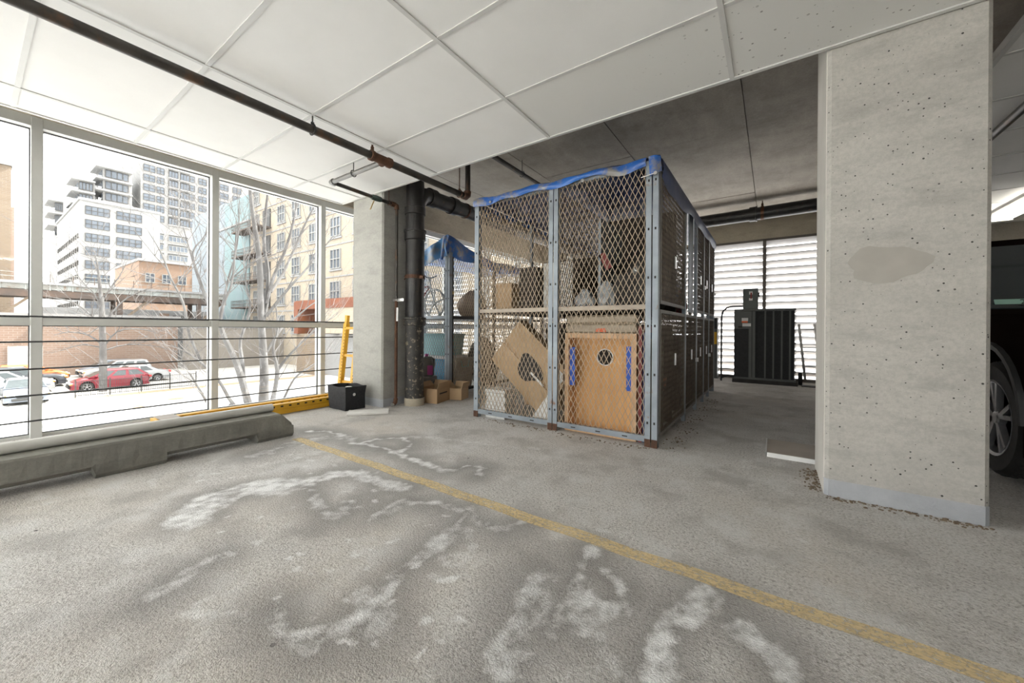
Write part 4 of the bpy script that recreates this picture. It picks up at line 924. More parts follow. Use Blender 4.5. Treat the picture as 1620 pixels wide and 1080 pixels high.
for z in (.3, .6, .9): MB().bar((-.1-.07*z, .33*z-.03, z), (.1-.07*z, .33*z-.03, z), .02, .02).obj('crossbar', M['chrome'], ht)
MB().box(-.15, .15, -.2, 0, .0, .012).obj('toe_plate', M['dark'], ht)
for s in (-1, 1): MB().lathe([(.09, -.025), (.1, -.015), (.1, .015), (.09, .025)], (.16*s, .04, .1), 'x', 18).obj('wheel', M['tyre'], ht, smooth=True)
# ------------------------------------------------------------------ ceiling lamps
tube_m = emit('fluorescent_tube', (1, .96, .86), LAMP)
lamp_body = pm('lamp_enamel', (.75, .73, .68), (.7, .68, .63), 4, .5)
LSRC = []
def lamp(label, x, y, z, rz=0):
    l = thing('ceiling_lamp', label, 'lamp', (x, y, z), rz, None)
    if not LSRC:
        LSRC.append(MB().prism([(-.08, 0), (.08, 0), (.11, -.02), (.03, -.075), (-.03, -.075), (-.11, -.02)], -.61, .61, 'y').obj('housing', lamp_body, l))
        LSRC.append(MB().tube([(-.06, -.58, -.085), (-.06, .58, -.085)], .014, 10).obj('tube', tube_m, l, smooth=True))
        LSRC.append(MB().tube([(.06, -.58, -.085), (.06, .58, -.085)], .014, 10).obj('tube', tube_m, l, smooth=True))
        LSRC.append(MB().box(-.1, .1, -.612, -.59, -.1, 0).obj('end_cap', lamp_body, l)); LSRC.append(MB().box(-.1, .1, .59, .612, -.1, 0).obj('end_cap', lamp_body, l))
    else:
        for s in LSRC: inst(s, s.name.split('.')[0], l)
    return l
lamp('twin tube fluorescent lamp on the ceiling behind the near column', 2.32, 6.9, 2.36)
for k, (x, y) in enumerate(((3.6, .2), (4.5, 5.6))):  # extra fixtures out of view, added to brighten the interior
    lamp(['twin tube fluorescent lamp over the drive lane, beside the near column row', 'twin tube fluorescent lamp beyond the dark parked car'][k], x, y, 2.357)

# crumbs of dirt swept against the column and cage
def crumbs(name, label, spots, seed, n):
    rg = random.Random(seed); mb = MB()
    for k in range(n):
        (xa, ya), (xb, yb2), sp = spots[rg.randrange(len(spots))]; t = rg.random()
        x, y = xa+(xb-xa)*t+rg.gauss(0, sp), ya+(yb2-ya)*t-abs(rg.gauss(0, sp)); s = rg.uniform(.002, .0065)
        mb.box(x-s, x+s*rg.uniform(.4, 1.4), y-s, y+s*rg.uniform(.4, 1.2), 0, s*rg.uniform(.4, 1.1), Matrix.Translation((x, y, 0)) @ Matrix.Rotation(rg.uniform(0, 3), 4, 'Z') @ Matrix.Translation((-x, -y, 0)))
    o = mb.obj(name, pm('dry_dirt', (.12, .085, .055), (.24, .18, .12), 40, .9)); o['kind'] = 'stuff'; tag(o, label, 'debris')
crumbs('dirt_crumbs', 'brown dirt crumbs along the foot of the near column', [((.25, 2.64), (.8, 2.64), .025), ((.2, 2.7), (.2, 3.1), .03)], 5, 260)
crumbs('dirt_crumbs', 'dirt crumbs scattered along the foot of the large cage', [((-2.3, 2.92), (-.75, 2.92), .05), ((-.6, 3.0), (-.6, 5.5), .05)], 6, 300)
# ------------------------------------------------------------------ vehicles
def arc(cx, r, n=9, z=0):
    return [(cx+r*math.cos(PI-PI*k/n), z+r*math.sin(PI*k/n)) for k in range(n+1)]
KIND = {
 # length, width, wheelbase ends, wheel radius, lower profile from rear bottom over the top to the front, cabin trapezoid
 'sedan': dict(L=4.6, W=1.78, xr=-1.35, xf=1.38, rw=.31, top=[(-2.3, .42), (-2.27, .82), (-2.1, .93), (-1.2, .96), (.85, .94), (1.7, .82), (2.15, .70), (2.28, .55), (2.3, .35)], cab=((-1.55, -.75, .35, 1.15), .93, 1.42)),
 'hatch': dict(L=4.4, W=1.8, xr=-1.3, xf=1.32, rw=.33, top=[(-2.15, .42), (-2.2, .75), (-2.1, .98), (-1.2, 1.0), (.8, .98), (1.55, .88), (2.05, .72), (2.2, .52), (2.2, .32)], cab=((-2.05, -1.45, .25, 1.25), .97, 1.48)),
 'suv': dict(L=4.7, W=1.88, xr=-1.38, xf=1.35, rw=.345, top=[(-2.3, .5), (-2.33, .85), (-2.25, 1.0), (-1.2, 1.01), (.82, 1.0), (1.6, .95), (2.1, .88), (2.27, .7), (2.3, .42)], cab=((-2.2, -1.9, .1, 1.02), .99, 1.62)),
}
def car(name, label, kind, paint, loc, rz, fine=False, group=None):
    K = KIND[kind]; w = K['W']/2; rw = K['rw']; c = thing(name, label, 'car', loc, rz, group)
    ra = rw+.055; zb = .2; na = 16 if fine else 8
    lower = [(K['xf']+ra+.0, zb)]+[(p[0], p[1]) for p in reversed(arc(K['xf'], ra, na, .06+rw*.9)) if p[1] > zb]+[(K['xf']-ra, zb), (K['xr']+ra, zb)]+[p for p in reversed(arc(K['xr'], ra, na, .06+rw*.9)) if p[1] > zb]+[(K['xr']-ra, zb), (K['top'][0][0]+.06, zb+.02)]
    poly = K['top']+[(K['top'][-1][0]-.06, zb)]+lower
    n = len(poly); mb = MB(); vs = []
    lay = [(-w, .035), (-w+.03, .012), (-w+.10, 0), (w-.10, 0), (w-.03, .012), (w, .035)]
    cx_, cz_ = 0, .55
    ntop = len(K['top'])
    for y, ins in lay:
        for i, (x, z) in enumerate(poly):
            if i < ntop:
                s = ins*1.6; xx = x*(1-s*.6) if abs(x) > 1.9 else x; zz = z-(s*1.4 if z > .6 else 0)
                if abs(x) > 1.9: xx = x-math.copysign((abs(y)/w)**4*.16, x)
            else: xx, zz = x, z
            vs.append((xx, y, zz))
    m = len(lay)
    fs = [(k*n+i, k*n+(i+1) % n, (k+1)*n+(i+1) % n, (k+1)*n+i) for k in range(m-1) for i in range(n)]+[tuple(range(n)), tuple(range((m-1)*n, m*n))]
    mb.add(vs, fs).obj('body', paint, c, smooth=True)
    (xa, xb_, xc, xd), z0, z1 = K['cab']; wt = w*.76; wb = w*.965
    def ring4(t):   # t 0 belt .. 1 roof
        return (xa+(xb_-xa)*t, xd+(xc-xd)*t, wb+(wt-wb)*t, z0+(z1-z0)*t)
    cb_ = MB(); vs = []
    for t, ex in ((0, 0), (.9, 0), (1.0, -.06)):
        a, b, hw, z = ring4(t); hw += ex
        vs += [(a, -hw, z), (b, -hw, z), (b, hw, z), (a, hw, z)]
    a, b, hw, z = ring4(1); vs += [(a+.1, -hw*.8, z+.02), (b-.1, -hw*.8, z+.02), (b-.1, hw*.8, z+.02), (a+.1, hw*.8, z+.02)]
    fs = []
    for k in range(3): fs += [(k*4+i, k*4+(i+1) % 4, k*4+4+(i+1) % 4, k*4+4+i) for i in range(4)]
    fs += [(12, 13, 14, 15)]
    cb_.add(vs, fs).obj('cabin', paint, c)
    e = .006
    def quad(nm, pts, off):
        o_ = Vector(off); MB().add([Vector(p)+o_ for p in pts]+[Vector(p)-o_*2 for p in pts], [(0, 1, 2, 3), (7, 6, 5, 4), (0, 4, 5, 1), (1, 5, 6, 2), (2, 6, 7, 3), (3, 7, 4, 0)]).obj(nm, M['cglass'], c)
    def P(fx, t, s):
        a, b, hw, z = ring4(t); return (a+(b-a)*fx, s*hw, z)
    for s in (-1, 1):
        cuts = ((.06, .36), (.39, .66), (.69, .95)) if kind != 'sedan' else ((.14, .47), (.50, .92))
        for f0, f1 in cuts: quad('side_window', [P(f0+.02, .1, s), P(f1-.01, .1, s), P(f1-.02, .84, s), P(f0+.03, .84, s)], (0, s*e, e*.4))
    a0, b0, h0, zz0 = ring4(.06); a1, b1, h1, zz1 = ring4(.9)
    quad('windshield', [(b0, -h0*.92, zz0), (b0, h0*.92, zz0), (b1, h1*.9, zz1), (b1, -h1*.9, zz1)], (e, 0, e))
    quad('rear_window', [(a0, -h0*.88, zz0+.05), (a0, h0*.88, zz0+.05), (a1, h1*.86, zz1), (a1, -h1*.86, zz1)], (-e, 0, e))
    MB().box(K['xr']-.6, K['xf']+.6, -w+.24, w-.24, .17, .62).obj('underbody', M['cabin'], c)
    if fine or kind == 'suv':
        for xw in (K['xr'], K['xf']):
            for s in (-1, 1):
                pts = [(x, s*(w+.004), z) for x, z in arc(xw, ra+.02, 16, .06+rw*.9)]
                MB().tube(pts, .022, 6).obj('arch_trim', M['cabin'], c, smooth=True)
    zf = K['top'][-2][1]+.03; xf_ = K['top'][-2][0]
    for s in (-1, 1):
        MB().box(xf_-.22, xf_-.03, s*(w-.42) if s > 0 else -w+.10, w-.10 if s > 0 else -(w-.42), zf-.02, zf+.10).obj('headlamp', M['headlamp'], c, bevel=.02)
        MB().box(xf_-.2, xf_-.05, s*(w-.11) if s > 0 else -w+.05, w-.05 if s > 0 else -(w-.11), zf-.02, zf+.05).obj('turn_signal', M['amber'], c)
        xr_ = K['top'][1][0]; MB().box(xr_+.0, xr_+.16, (w-.26) if s > 0 else -w+.03, w-.03 if s > 0 else -(w-.26), .72, .9).obj('tail_lamp', M['taillamp'], c, bevel=.02)
        MB().box(.78, .92, s*(w+.02)-.09, s*(w+.02)+.09, z0+.03, z0+.14).obj('mirror', paint, c, bevel=.03)
    MB().box(xf_-.1, xf_+.012, -.42, .42, zf-.12, zf+.02).obj('grille', M['cabin'], c, bevel=.02); MB().box(xf_-.1, xf_+.02, -.6, .6, .28, .42).obj('air_intake', M['cabin'], c, bevel=.02)
    rr = rw*.66; nseg = 40 if fine else 20
    for xw in (K['xr'], K['xf']):
        for s in (-1, 1):
            yo, yi = s*(w-.01), s*(w-.21)
            t_ = MB().lathe([(rr, yi), (rw*.9, yi), (rw*.985, yi+s*.02), (rw, yi+s*.06), (rw, yo-s*.05), (rw*.985, yo-s*.02), (rw*.92, yo), (rr, yo-s*.008), (rr-.012, yo-s*.03), (rr-.012, yo-s*.07), (0, yo-s*.075)], (xw, 0, rw), 'y', nseg).obj('tyre', M['tyre'], c, smooth=True)
            rm = MB()
            nsp = 5
            for k in range(nsp):
                for dd in (-.16, .16):
                    a = 2*PI*k/nsp+.3; rm.bar((xw+.04*math.cos(a), yo-s*.03, rw+.04*math.sin(a)), (xw+(rr-.01)*math.cos(a+dd), yo-s*.02, rw+(rr-.01)*math.sin(a+dd)), .026, .03, (0, 1, 0))
            rm.lathe([(.045, yo-s*.05), (.045, yo-s*.02), (.03, yo-s*.012), (0, yo-s*.012)], (xw, 0, rw), 'y', 12)
            rm.lathe([(rr-.014, yo-s*.05), (rr-.014, yo-s*.01), (rr+.004, yo-s*.004), (rr+.004, yo-s*.05)], (xw, 0, rw), 'y', nseg)
            rm.obj('rim', M['rim'], t_)
            if fine:
                tg = MB()
                for k in range(60):
                    a = 2*PI*k/60; p = Vector((xw+rw*math.cos(a), 0, rw+rw*math.sin(a))); d_ = Vector((math.cos(a), 0, math.sin(a)))
                    tg.bar(p-d_*.002+Vector((0, yo-s*.03, 0)), p+d_*.0015+Vector((0, yo-s*.07, 0)), .018, .006, d_)
                tg.obj('tread_blocks', M['tyre'], t_)
    return c
def paint(name, c, r=.3, metal=.2, coat=.4, spec=None): return pm(name, c, tuple(x*.93 for x in c), 3, r, metal, coat=coat, spec=spec)
suv = car('parked_suv', 'dark brown sport utility car parked behind the near column', 'suv', paint('dark_brown_car_paint', (.014, .0095, .008), .5, .0, 0, .0), (2.04, 5.03, 0), -PI/2, True)
st = MB().box(-.09, .09, -.003, .003, 0, .04).obj('permit_sticker', M['plateink'], suv); st.location = (.93, -.70, 1.06); st.rotation_euler = (R(-30), 0, PI/2)
fc = bpy.data.curves.new('permit_number', 'FONT'); fc.body = '20'; fc.size = .05; fc.extrude = .001; fc.align_x = 'CENTER'
ft_ = bpy.data.objects.new('permit_text', fc); COL.objects.link(ft_); fm_ = bpy.data.meshes.new_from_object(ft_); bpy.data.objects.remove(ft_)
fo2 = bpy.data.objects.new('permit_number', fm_); COL.objects.link(fo2); fo2.parent = suv; fo2.location = (.945, -.66, 1.062); fo2.rotation_euler = (R(60), 0, PI/2); fo2.data.materials.append(M['blackink'])
# ------------------------------------------------------------------ outside: ground
ZG = -3.85
def gnd(name, x0, x1, y0, y1, z, mt): return tag(MB().box(x0, x1, y0, y1, z-.3, z).obj(name, mt), kind='structure')
G_as = pm('sun_bleached_asphalt', (.36, .37, .39), (.31, .32, .34), 2, .9, bmp=.2)
G_sw = pm('sidewalk_concrete', (.68, .67, .65), (.62, .61, .59), 1.5, .9)
G_lot = pm('lot_concrete', (.44, .42, .39), (.36, .345, .32), .6, .9)
G_gr = pm('dry_grass', (.34, .25, .16), (.25, .19, .12), 9, .95)
gnd('ground_lot', -260, -37.2, -120, 160, ZG, G_lot)
gnd('ground_sidewalk', -36, -28.6, -120, 160, ZG+.02, G_sw)
gnd('ground_street', -28.6, -9, -120, 160, ZG-.1, G_as)
gnd('ground_near_sidewalk', -9, -4.8, -120, 160, ZG, G_sw)
gnd('ground_forecourt', -4.8, 80, -120, -4.2, ZG+.01, G_sw)
gnd('ground_verge', -37.2, -36, 3.6, 160, ZG+.03, G_gr)
gnd('ground_driveway', -37.2, -36, -120, 3.6, ZG+.0, G_lot)
gnd('ground_kerb', -28.6, -28.4, -120, 160, ZG+.05, G_sw)
tag(MB().box(-36.9, -35.2, 3.4, 3.6, ZG, ZG+.16).obj('kerb_stone', G_sw), 'short concrete kerb stone at the corner of the fenced verge', 'kerb')
wm_ = pm('white_road_paint', (.7, .7, .68), (.6, .6, .58), 6, .8); gm_ = pm('green_lane_paint', (.12, .5, .14), (.1, .42, .12), 6, .8)
for k, (x, y) in enumerate(((-27.4, 3.0), (-27.4, 5.4), (-27.4, 7.9))):
    tag(MB().box(x-.2, x+.2, y-.5, y+.5, ZG-.1, ZG-.094).obj('road_marking', wm_), ['white lane dash on the street, leftmost of three', 'white lane dash on the street, middle of three', 'white lane dash on the street, rightmost of three'][k], 'road marking')
tag(MB().box(-25.9, -25.2, -2, 1.25, ZG-.1, ZG-.093).obj('bike_lane_panel', gm_), 'green painted bike lane panel on the street at far left', 'road marking')
for k, (x, y) in enumerate(((-30.5, 5.9), (-31.8, 8.0))):
    tag(MB().lathe([(.42, 0), (.42, .012), (0, .012)], n=24).obj('manhole_cover', pm('rusty_cover', (.34, .24, .15), (.28, .2, .13), 8, .9), loc=(x, y, ZG+.02)), ['rusty round cover in the sidewalk, nearer one', 'rusty round cover in the sidewalk, farther one'][k], 'manhole cover')
# fence
fn = thing('iron_fence', 'low black iron fence along the verge in front of the red car', 'fence', (-37.15, 4.2, ZG))
FL = 6.4
for k in range(5): MB().box(-.025, .025, -.025, .025, 0, 1.22).obj('post', M['cable'], fn, loc=(0, FL*k/4, 0))
for z in (.15, 1.05): MB().box(-.012, .012, 0, FL, z, z+.03).obj('rail', M['cable'], fn)
src = None
for k in range(60):
    y = .05+(FL-.1)*k/59
    if src is None: src = MB().box(-.008, .008, -.008, .008, .1, 1.12).obj('picket', M['cable'], fn, loc=(0, y, 0))
    else: inst(src, 'picket', fn, (0, y, 0))
# cars in the lot
P_red = paint('red_car_paint', (.17, .004, .014)); P_sil = paint('silver_car_paint', (.13, .145, .17)); P_wh = paint('white_car_paint', (.27, .27, .27)); P_bk = paint('black_car_paint', (.03, .033, .04)); P_gr = paint('grey_car_paint', (.2, .21, .23)); P_or = paint('orange_car_paint', (.6, .14, .03)); P_dk = paint('dark_blue_car_paint', (.05, .06, .09))
car('red_hatchback', 'red hatchback parked behind the iron fence', 'hatch', P_red, (-41.2, 6.45, ZG), -PI/2)
car('silver_sedan', 'silver sedan facing the street at the lot entrance', 'sedan', P_sil, (-38.6, 2.2, ZG), 0)
car('white_suv', 'white sport utility car behind the silver sedan', 'suv', P_wh, (-43.2, 1.6, ZG), PI/2)
car('black_suv', 'black sport utility car with its nose toward the red hatchback', 'suv', P_bk, (-46.4, 2.5, ZG), PI/2)
car('grey_van', 'dark grey car in the left rows, third from the street', 'suv', P_gr, (-49.2, 1.0, ZG), PI/2)
car('dark_suv', 'dark blue car at far left before the garage door', 'suv', P_dk, (-53.4, -.2, ZG), PI/2)
car('white_sedan', 'white sedan parked just behind the red hatchback', 'sedan', P_wh, (-44.6, 8.4, ZG), -PI/2)
car('white_wagon', 'white sport utility car in the row below the brick wall', 'suv', P_wh, (-49.0, 8.1, ZG), -PI/2)
car('orange_car', 'small orange car between the black and white cars', 'hatch', P_or, (-51.1, 3.2, ZG), PI/2)
car('grey_hatchback', 'silver hatchback behind the orange car by the brick wall', 'hatch', P_sil, (-52.6, 8.2, ZG), -PI/2)
# ------------------------------------------------------------------ outside: buildings
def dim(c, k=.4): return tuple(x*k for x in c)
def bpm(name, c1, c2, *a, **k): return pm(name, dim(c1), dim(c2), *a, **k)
B_white = bpm('white_cladding', (.60, .60, .60), (.55, .55, .55), .15, .9); B_grey = bpm('pale_concrete_cladding', (.55, .54, .53), (.5, .49, .48), .2, .9)
B_brick = None
def brickmat(name, c1, c2, mortar, sc=1.0):
    m, nt, bs = newmat(name); t = nd(nt, 'ShaderNodeTexBrick'); t.inputs['Scale'].default_value = sc
    for k, v in (('Color1', c1), ('Color2', c2), ('Mortar', mortar)): t.inputs[k].default_value = c4(dim(v))
    t.inputs['Brick Width'].default_value = .5; t.inputs['Row Height'].default_value = .2; t.inputs['Mortar Size'].default_value = .02
    tc = nd(nt, 'ShaderNodeTexCoord'); sx = nd(nt, 'ShaderNodeSeparateXYZ'); cb_ = nd(nt, 'ShaderNodeCombineXYZ'); nt.links.new(tc.outputs['Object'], sx.inputs[0])
    nt.links.new(mth(nt, 'ADD', sx.outputs[0], sx.outputs[1]), cb_.inputs[0]); nt.links.new(sx.outputs[2], cb_.inputs[1]); nt.links.new(cb_.outputs[0], t.inputs['Vector'])
    nt.links.new(mix(nt, ramp(nt, noise(nt, tc.outputs['Object'], .5), .3, .7), t.outputs[0], dim(c1)), bs.inputs['Base Color']); bs.inputs['Roughness'].default_value = .9
    return m
B_tan = brickmat('tan_brick', (.40, .30, .21), (.32, .23, .16), (.45, .4, .34)); B_red = brickmat('brown_brick', (.50, .35, .27), (.40, .26, .19), (.62, .55, .48)); B_cream = brickmat('cream_brick', (.75, .63, .48), (.68, .55, .41), (.75, .69, .6)); B_peach = brickmat('peach_brick', (.55, .36, .25), (.5, .32, .22), (.55, .45, .38))
B_teal = bpm('teal_cladding', (.34, .52, .54), (.40, .54, .58), .2, .8); B_blue = bpm('pale_blue_cladding', (.47, .55, .62), (.42, .5, .57), .2, .8)
W_gl = pm('window_glass_far', (.05, .062, .08), (.14, .16, .19), .25, .15, spec=.5); W_fr = pm('window_frame_far', (.05, .045, .04), (.04, .036, .033), 1, .7); W_wf = bpm('white_window_frame', (.62, .62, .6), (.56, .56, .54), 1, .7)
def wmesh(w, h_, nv, nh, fr=.07, d=.12):
    mb = MB(); mb.box(-w/2, w/2, -.05, 0, 0, h_); mb.mat(1)
    for i in range(nv+1): x = -w/2+w*i/nv; mb.box(x-fr/2, x+fr/2, -.05-d, .0, 0, h_)
    for j in range(nh+1): z = h_*j/nh; mb.box(-w/2, w/2, -.05-d, 0, z-fr/2, z+fr/2)
    return mb
WC = {}
def window(parent, w, h_, nv, nh, loc, rz, fr=.07, fm=None):
    fm = fm or W_fr; key = (w, h_, nv, nh, fr, fm.name)
    if key not in WC: WC[key] = wmesh(w, h_, nv, nh, fr).obj('window', [W_gl, fm], parent, loc=loc); o = WC[key]
    else: o = inst(WC[key], 'window', parent, loc)
    o.rotation_euler = (0, 0, rz); return o
# local frames: facade normal -Y at rz=0; PI/2 turns it to face +X
FX = PI/2
wb_ = thing('white_office_block', 'white office block with gridded window bands across the tracks', 'building', (-144, 17.0, ZG))
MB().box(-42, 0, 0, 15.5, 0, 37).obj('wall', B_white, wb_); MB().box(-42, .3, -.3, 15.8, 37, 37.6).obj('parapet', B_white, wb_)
for r in range(9):
    for ya, yb_2 in ((.9, 5.3), (6.6, 11.6)):
        window(wb_, round(yb_2-ya, 2), 2.1, 4, 2, (.0, (ya+yb_2)/2, 33.6-3.5*r), FX, .1)
for r in range(6):
    for k in range(12): window(wb_, 1.0, 1.1, 1, 1, (-3-3.2*k, 0, 27.6-3.5*r), 0, .1)
tw = thing('apartment_tower', 'tall pale apartment tower with dark balcony bays and gridded windows', 'building', (-192, 37.8, -4.8)); tw.scale = (1.2, 1.2, 1.2)
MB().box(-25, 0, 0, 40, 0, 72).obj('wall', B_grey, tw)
for r in range(9):
    z = 56.5-3.05*r+3.05*2
    for (y, w, nv) in ((2.0, 2.7, 2), (4.7, 1.8, 2), (12.9, 1.3, 1), (15.7, 2.2, 2), (18.6, 2.2, 2), (22, 2.6, 2), (26, 2.6, 2)):
        window(tw, w, 2.0, nv, 2, (0, y, z), FX, .09)
    for y in (7.9, 10.9):
        MB().box(-.02, .05, y-1.25, y+1.25, z-.2, z+2.2).obj('balcony_recess', M['cabin'], tw); window(tw, 2.3, 1.9, 3, 1, (.06, y, z-.1), FX, .08)
        MB().box(.0, .5, y-1.35, y+1.35, z-.6, z-.25).obj('balcony_slab', B_grey, tw)
for r in range(5):
    z = 32.6-3.05*r
    for y in (3.0, 9.2):
        MB().box(-.02, .05, y-2.6, y+2.6, z-.1, z+2.0).obj('balcony_recess', M['cabin'], tw); window(tw, 4.9, 1.6, 5, 1, (.06, y, z-.1), FX, .1, W_wf)
    window(tw, 3.9, 1.9, 3, 2, (0, 15.2, z), FX, .1)
for (y0_, y1_, top, nm, lb, nb) in ((22.2, 28.8, 50.5, 'balcony_tower', 'pale tower with four stacked white balconies left of the tall tower', 5), (17.6, 21.2, 45.5, 'balcony_tower', 'narrow pale tower with stacked balconies above the office block roof', 4), (13.6, 15.4, 38.5, 'balcony_tower', 'lowest pale tower with balconies at the left above the office block', 3)):
    t_ = thing(nm, lb, 'building', (-156*1.22, y0_*1.22, -4.9)); t_.scale = (1.22, 1.22, 1.22); w_ = y1_-y0_
    MB().box(-14, 0, .6, w_, 0, top).obj('wall', B_grey, t_)
    for r in range(nb):
        z = top-2.9-3.3*r
        MB().box(-8, 1.6, -1.0, w_-.1, z+2.2, z+2.55).obj('balcony_slab', B_white, t_)
        window(t_, round(w_*.72, 2), 2.0, 4, 1, (0, w_*.52, z), FX, .12)
        MB().box(-6, -1, .5, .6, z+.2, z+2).obj('side_window', W_gl, t_)
pb = thing('peach_building', 'low peach brick building behind the branches of the big tree', 'building', (-100, 19.5, ZG)); MB().box(-20, 0, 0, 10.5, 0, 17.5).obj('wall', B_peach, pb); MB().box(-20, .3, -.2, 10.7, 17.5, 18).obj('parapet', B_white, pb)
for r in range(3):
    for k in range(4): window(pb, 1.3, 1.8, 2, 2, (0, 1.6+2.5*k, 13.4-3.6*r), FX, .1, W_wf)
lw = thing('low_white_building', 'low white building under the elevated track', 'building', (-70, 5, ZG)); MB().box(-8, 0, 0, 17.5, 0, 7.0).obj('wall', B_white, lw); MB().box(.0, .15, 10.8, 11.8, 3.0, 6.6).obj('brick_pier', B_peach, lw)
for k in range(3): window(lw, 1.1, 1.3, 2, 2, (0, 12.8+1.6*k, 5.0), FX, .1)
bw = thing('brick_building', 'long low brown brick building behind the parked cars', 'building', (-55, -30, ZG)); MB().box(-6, 0, 0, 44, 0, 5.6).obj('wall', B_red, bw); MB().box(-6.2, .2, -.2, 44.2, 5.6, 5.9).obj('coping', B_grey, bw)
MB().box(0, .06, 32.2, 34.2, 0, 2.9).obj('garage_door', pm('pale_garage_door', (.5, .48, .44), (.45, .43, .39), 2, .8), bw); MB().box(0, .3, 31.2, 31.6, 3.7, 3.9).obj('wall_lamp', M['white'], bw); MB().box(0, .25, 33.4, 33.9, 4.2, 4.5).obj('wall_vent', M['cabin'], bw)
pw = thing('pale_brick_wall', 'pale weathered brick wall continuing right of the brown brick building', 'wall', (-52, 14.2, ZG)); MB().box(-2, 0, 0, 16, 0, 4.6).obj('wall', brickmat('whitewashed_brick', (.5, .45, .39), (.44, .38, .32), (.52, .49, .45)), pw); MB().box(-2.1, .1, -.1, 16.1, 4.6, 4.8).obj('coping', B_grey, pw)
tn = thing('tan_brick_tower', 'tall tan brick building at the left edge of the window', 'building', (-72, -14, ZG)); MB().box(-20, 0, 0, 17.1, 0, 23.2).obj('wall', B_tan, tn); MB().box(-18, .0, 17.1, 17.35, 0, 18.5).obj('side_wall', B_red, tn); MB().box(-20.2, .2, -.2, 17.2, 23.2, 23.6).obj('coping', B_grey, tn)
# elevated track
el = thing('elevated_track', 'elevated steel train track crossing behind the parked cars', 'train track', (-62, -30, ZG))
E_st = pm('weathered_grey_steel', (.30, .32, .31), (.22, .21, .19), .6, .8, c3=(.16, .09, .05), s3=1.5, a3=.55, b3=.7); E_dk = pm('dark_rusty_steel', (.09, .06, .045), (.05, .04, .035), .8, .8)
MB().box(-4, 0, 0, 51, 8.5, 9.05).obj('girder', E_st, el); MB().box(-4.2, .1, 0, 51, 7.75, 8.45).obj('lower_girder', E_dk, el); MB().box(-4, .25, 0, 51, 9.05, 9.3).obj('walkway_deck', B_white, el)
src = None
for k in range(17):
    y = 24+1.6*k
    if src is None: src = MB().box(.15, .2, -.03, .03, 9.3, 10.15).obj('rail_post', E_dk, el, loc=(0, y, 0)); src2 = MB().box(0, .1, -.06, .06, 8.45, 9.05).obj('web_stiffener', E_st, el, loc=(0, y, 0))
    else: inst(src, 'rail_post', el, (0, y, 0)); inst(src2, 'web_stiffener', el, (0, y, 0))
for z in (9.7, 10.12): MB().box(.15, .2, 0, 51, z, z+.05).obj('handrail', E_st, el)
for y in (12, 24.6, 31.5, 40.5, 48): MB().box(-.4, 0, -.22, .22, 0, 7.8).obj('column', E_dk, el, loc=(0, y, 0)); MB().box(-3.9, -3.5, -.22, .22, 0, 7.8).obj('column', E_dk, el, loc=(0, y, 0)); MB().bar((-.2, y, 5.2), (-.2, y+2.4, 7.8), .25, .25).obj('knee_brace', B_tan, el)
# teal and cream buildings along the cross street
tb_ = thing('teal_building', 'teal and pale blue clad building seen through the big tree', 'building', (-62.4, 24, ZG)); MB().box(-24, -9, 0, 18, 0, 24.5).obj('blue_wall', B_blue, tb_); MB().box(-9, 0, 0, 18, 0, 24.2).obj('teal_wall', B_teal, tb_); MB().box(-16, .1, -.15, 0, 20.2, 20.5).obj('white_cornice', B_white, tb_)
cbd = thing('cream_brick_building', 'cream brick apartment building with large windows right of the teal one', 'building', (-62.2, 24, ZG))
MB().box(0, 44, .1, 16, 0, 24).obj('wall', B_cream, cbd); MB().box(-.1, 44.1, -.15, 16, 24, 24.7).obj('cornice', B_white, cbd)
for r in range(6):
    z = 4.2+3.6*r
    for k, x in enumerate((2.2, 9.5, 13.4, 17.6, 22.2, 26.6, 31.5, 36, 40)):
        window(cbd, 1.9 if k else 1.5, 2.1, 3, 2, (x, .1, z), 0, .1, W_wf); MB().box(x-1.2, x+1.2, -.05, .1, z-.3, z-.1).obj('sill', B_white, cbd)
    MB().box(-.02, 44, .02, .1, z+2.6, z+2.75).obj('band', B_white, cbd)
for r, z in enumerate((7.4, 11.0, 14.6, 18.2)):
    fe = MB().box(-1.8, 6.6, -1.7, .1, z, z+.18).obj('fire_escape', E_dk, cbd); rb = MB()
    for z2 in (.55, 1.05): rb.bar((-1.8, -1.65, z+z2), (6.6, -1.65, z+z2), .05, .05).bar((-1.8, -1.65, z+z2), (-1.8, .1, z+z2), .05, .05)
    for k in range(22): rb.box(-1.8+8.4*k/21-.02, -1.8+8.4*k/21+.02, -1.67, -1.63, z, z+1.05)
    rb.obj('railing', E_dk, fe); MB().box(4.2, 6.4, -.04, .12, z+.2, z+2.7).obj('doorway', M['cabin'], cbd)
ct = thing('rusty_canopy', 'rust orange steel canopy with a tan panel at the right of the window', 'canopy', (-41, 20, ZG)); RU = pm('orange_rust_steel', (.17, .055, .026), (.13, .042, .02), .8, .8)
MB().box(0, 16, 0, 3, 6.6, 7.5).obj('fascia', RU, ct); MB().box(0, .8, 0, 3, 4.1, 6.6).obj('end_post', RU, ct); MB().box(5.6, 16, .1, 3, 4.2, 6.6).obj('tan_panel', B_cream, ct); MB().box(.2, 3.8, .2, 3, -.2, 4.1).obj('stone_pier', B_tan, ct); MB().box(3.8, 16, 1.0, 3, -.2, 4.1).obj('grey_base', B_grey, ct)
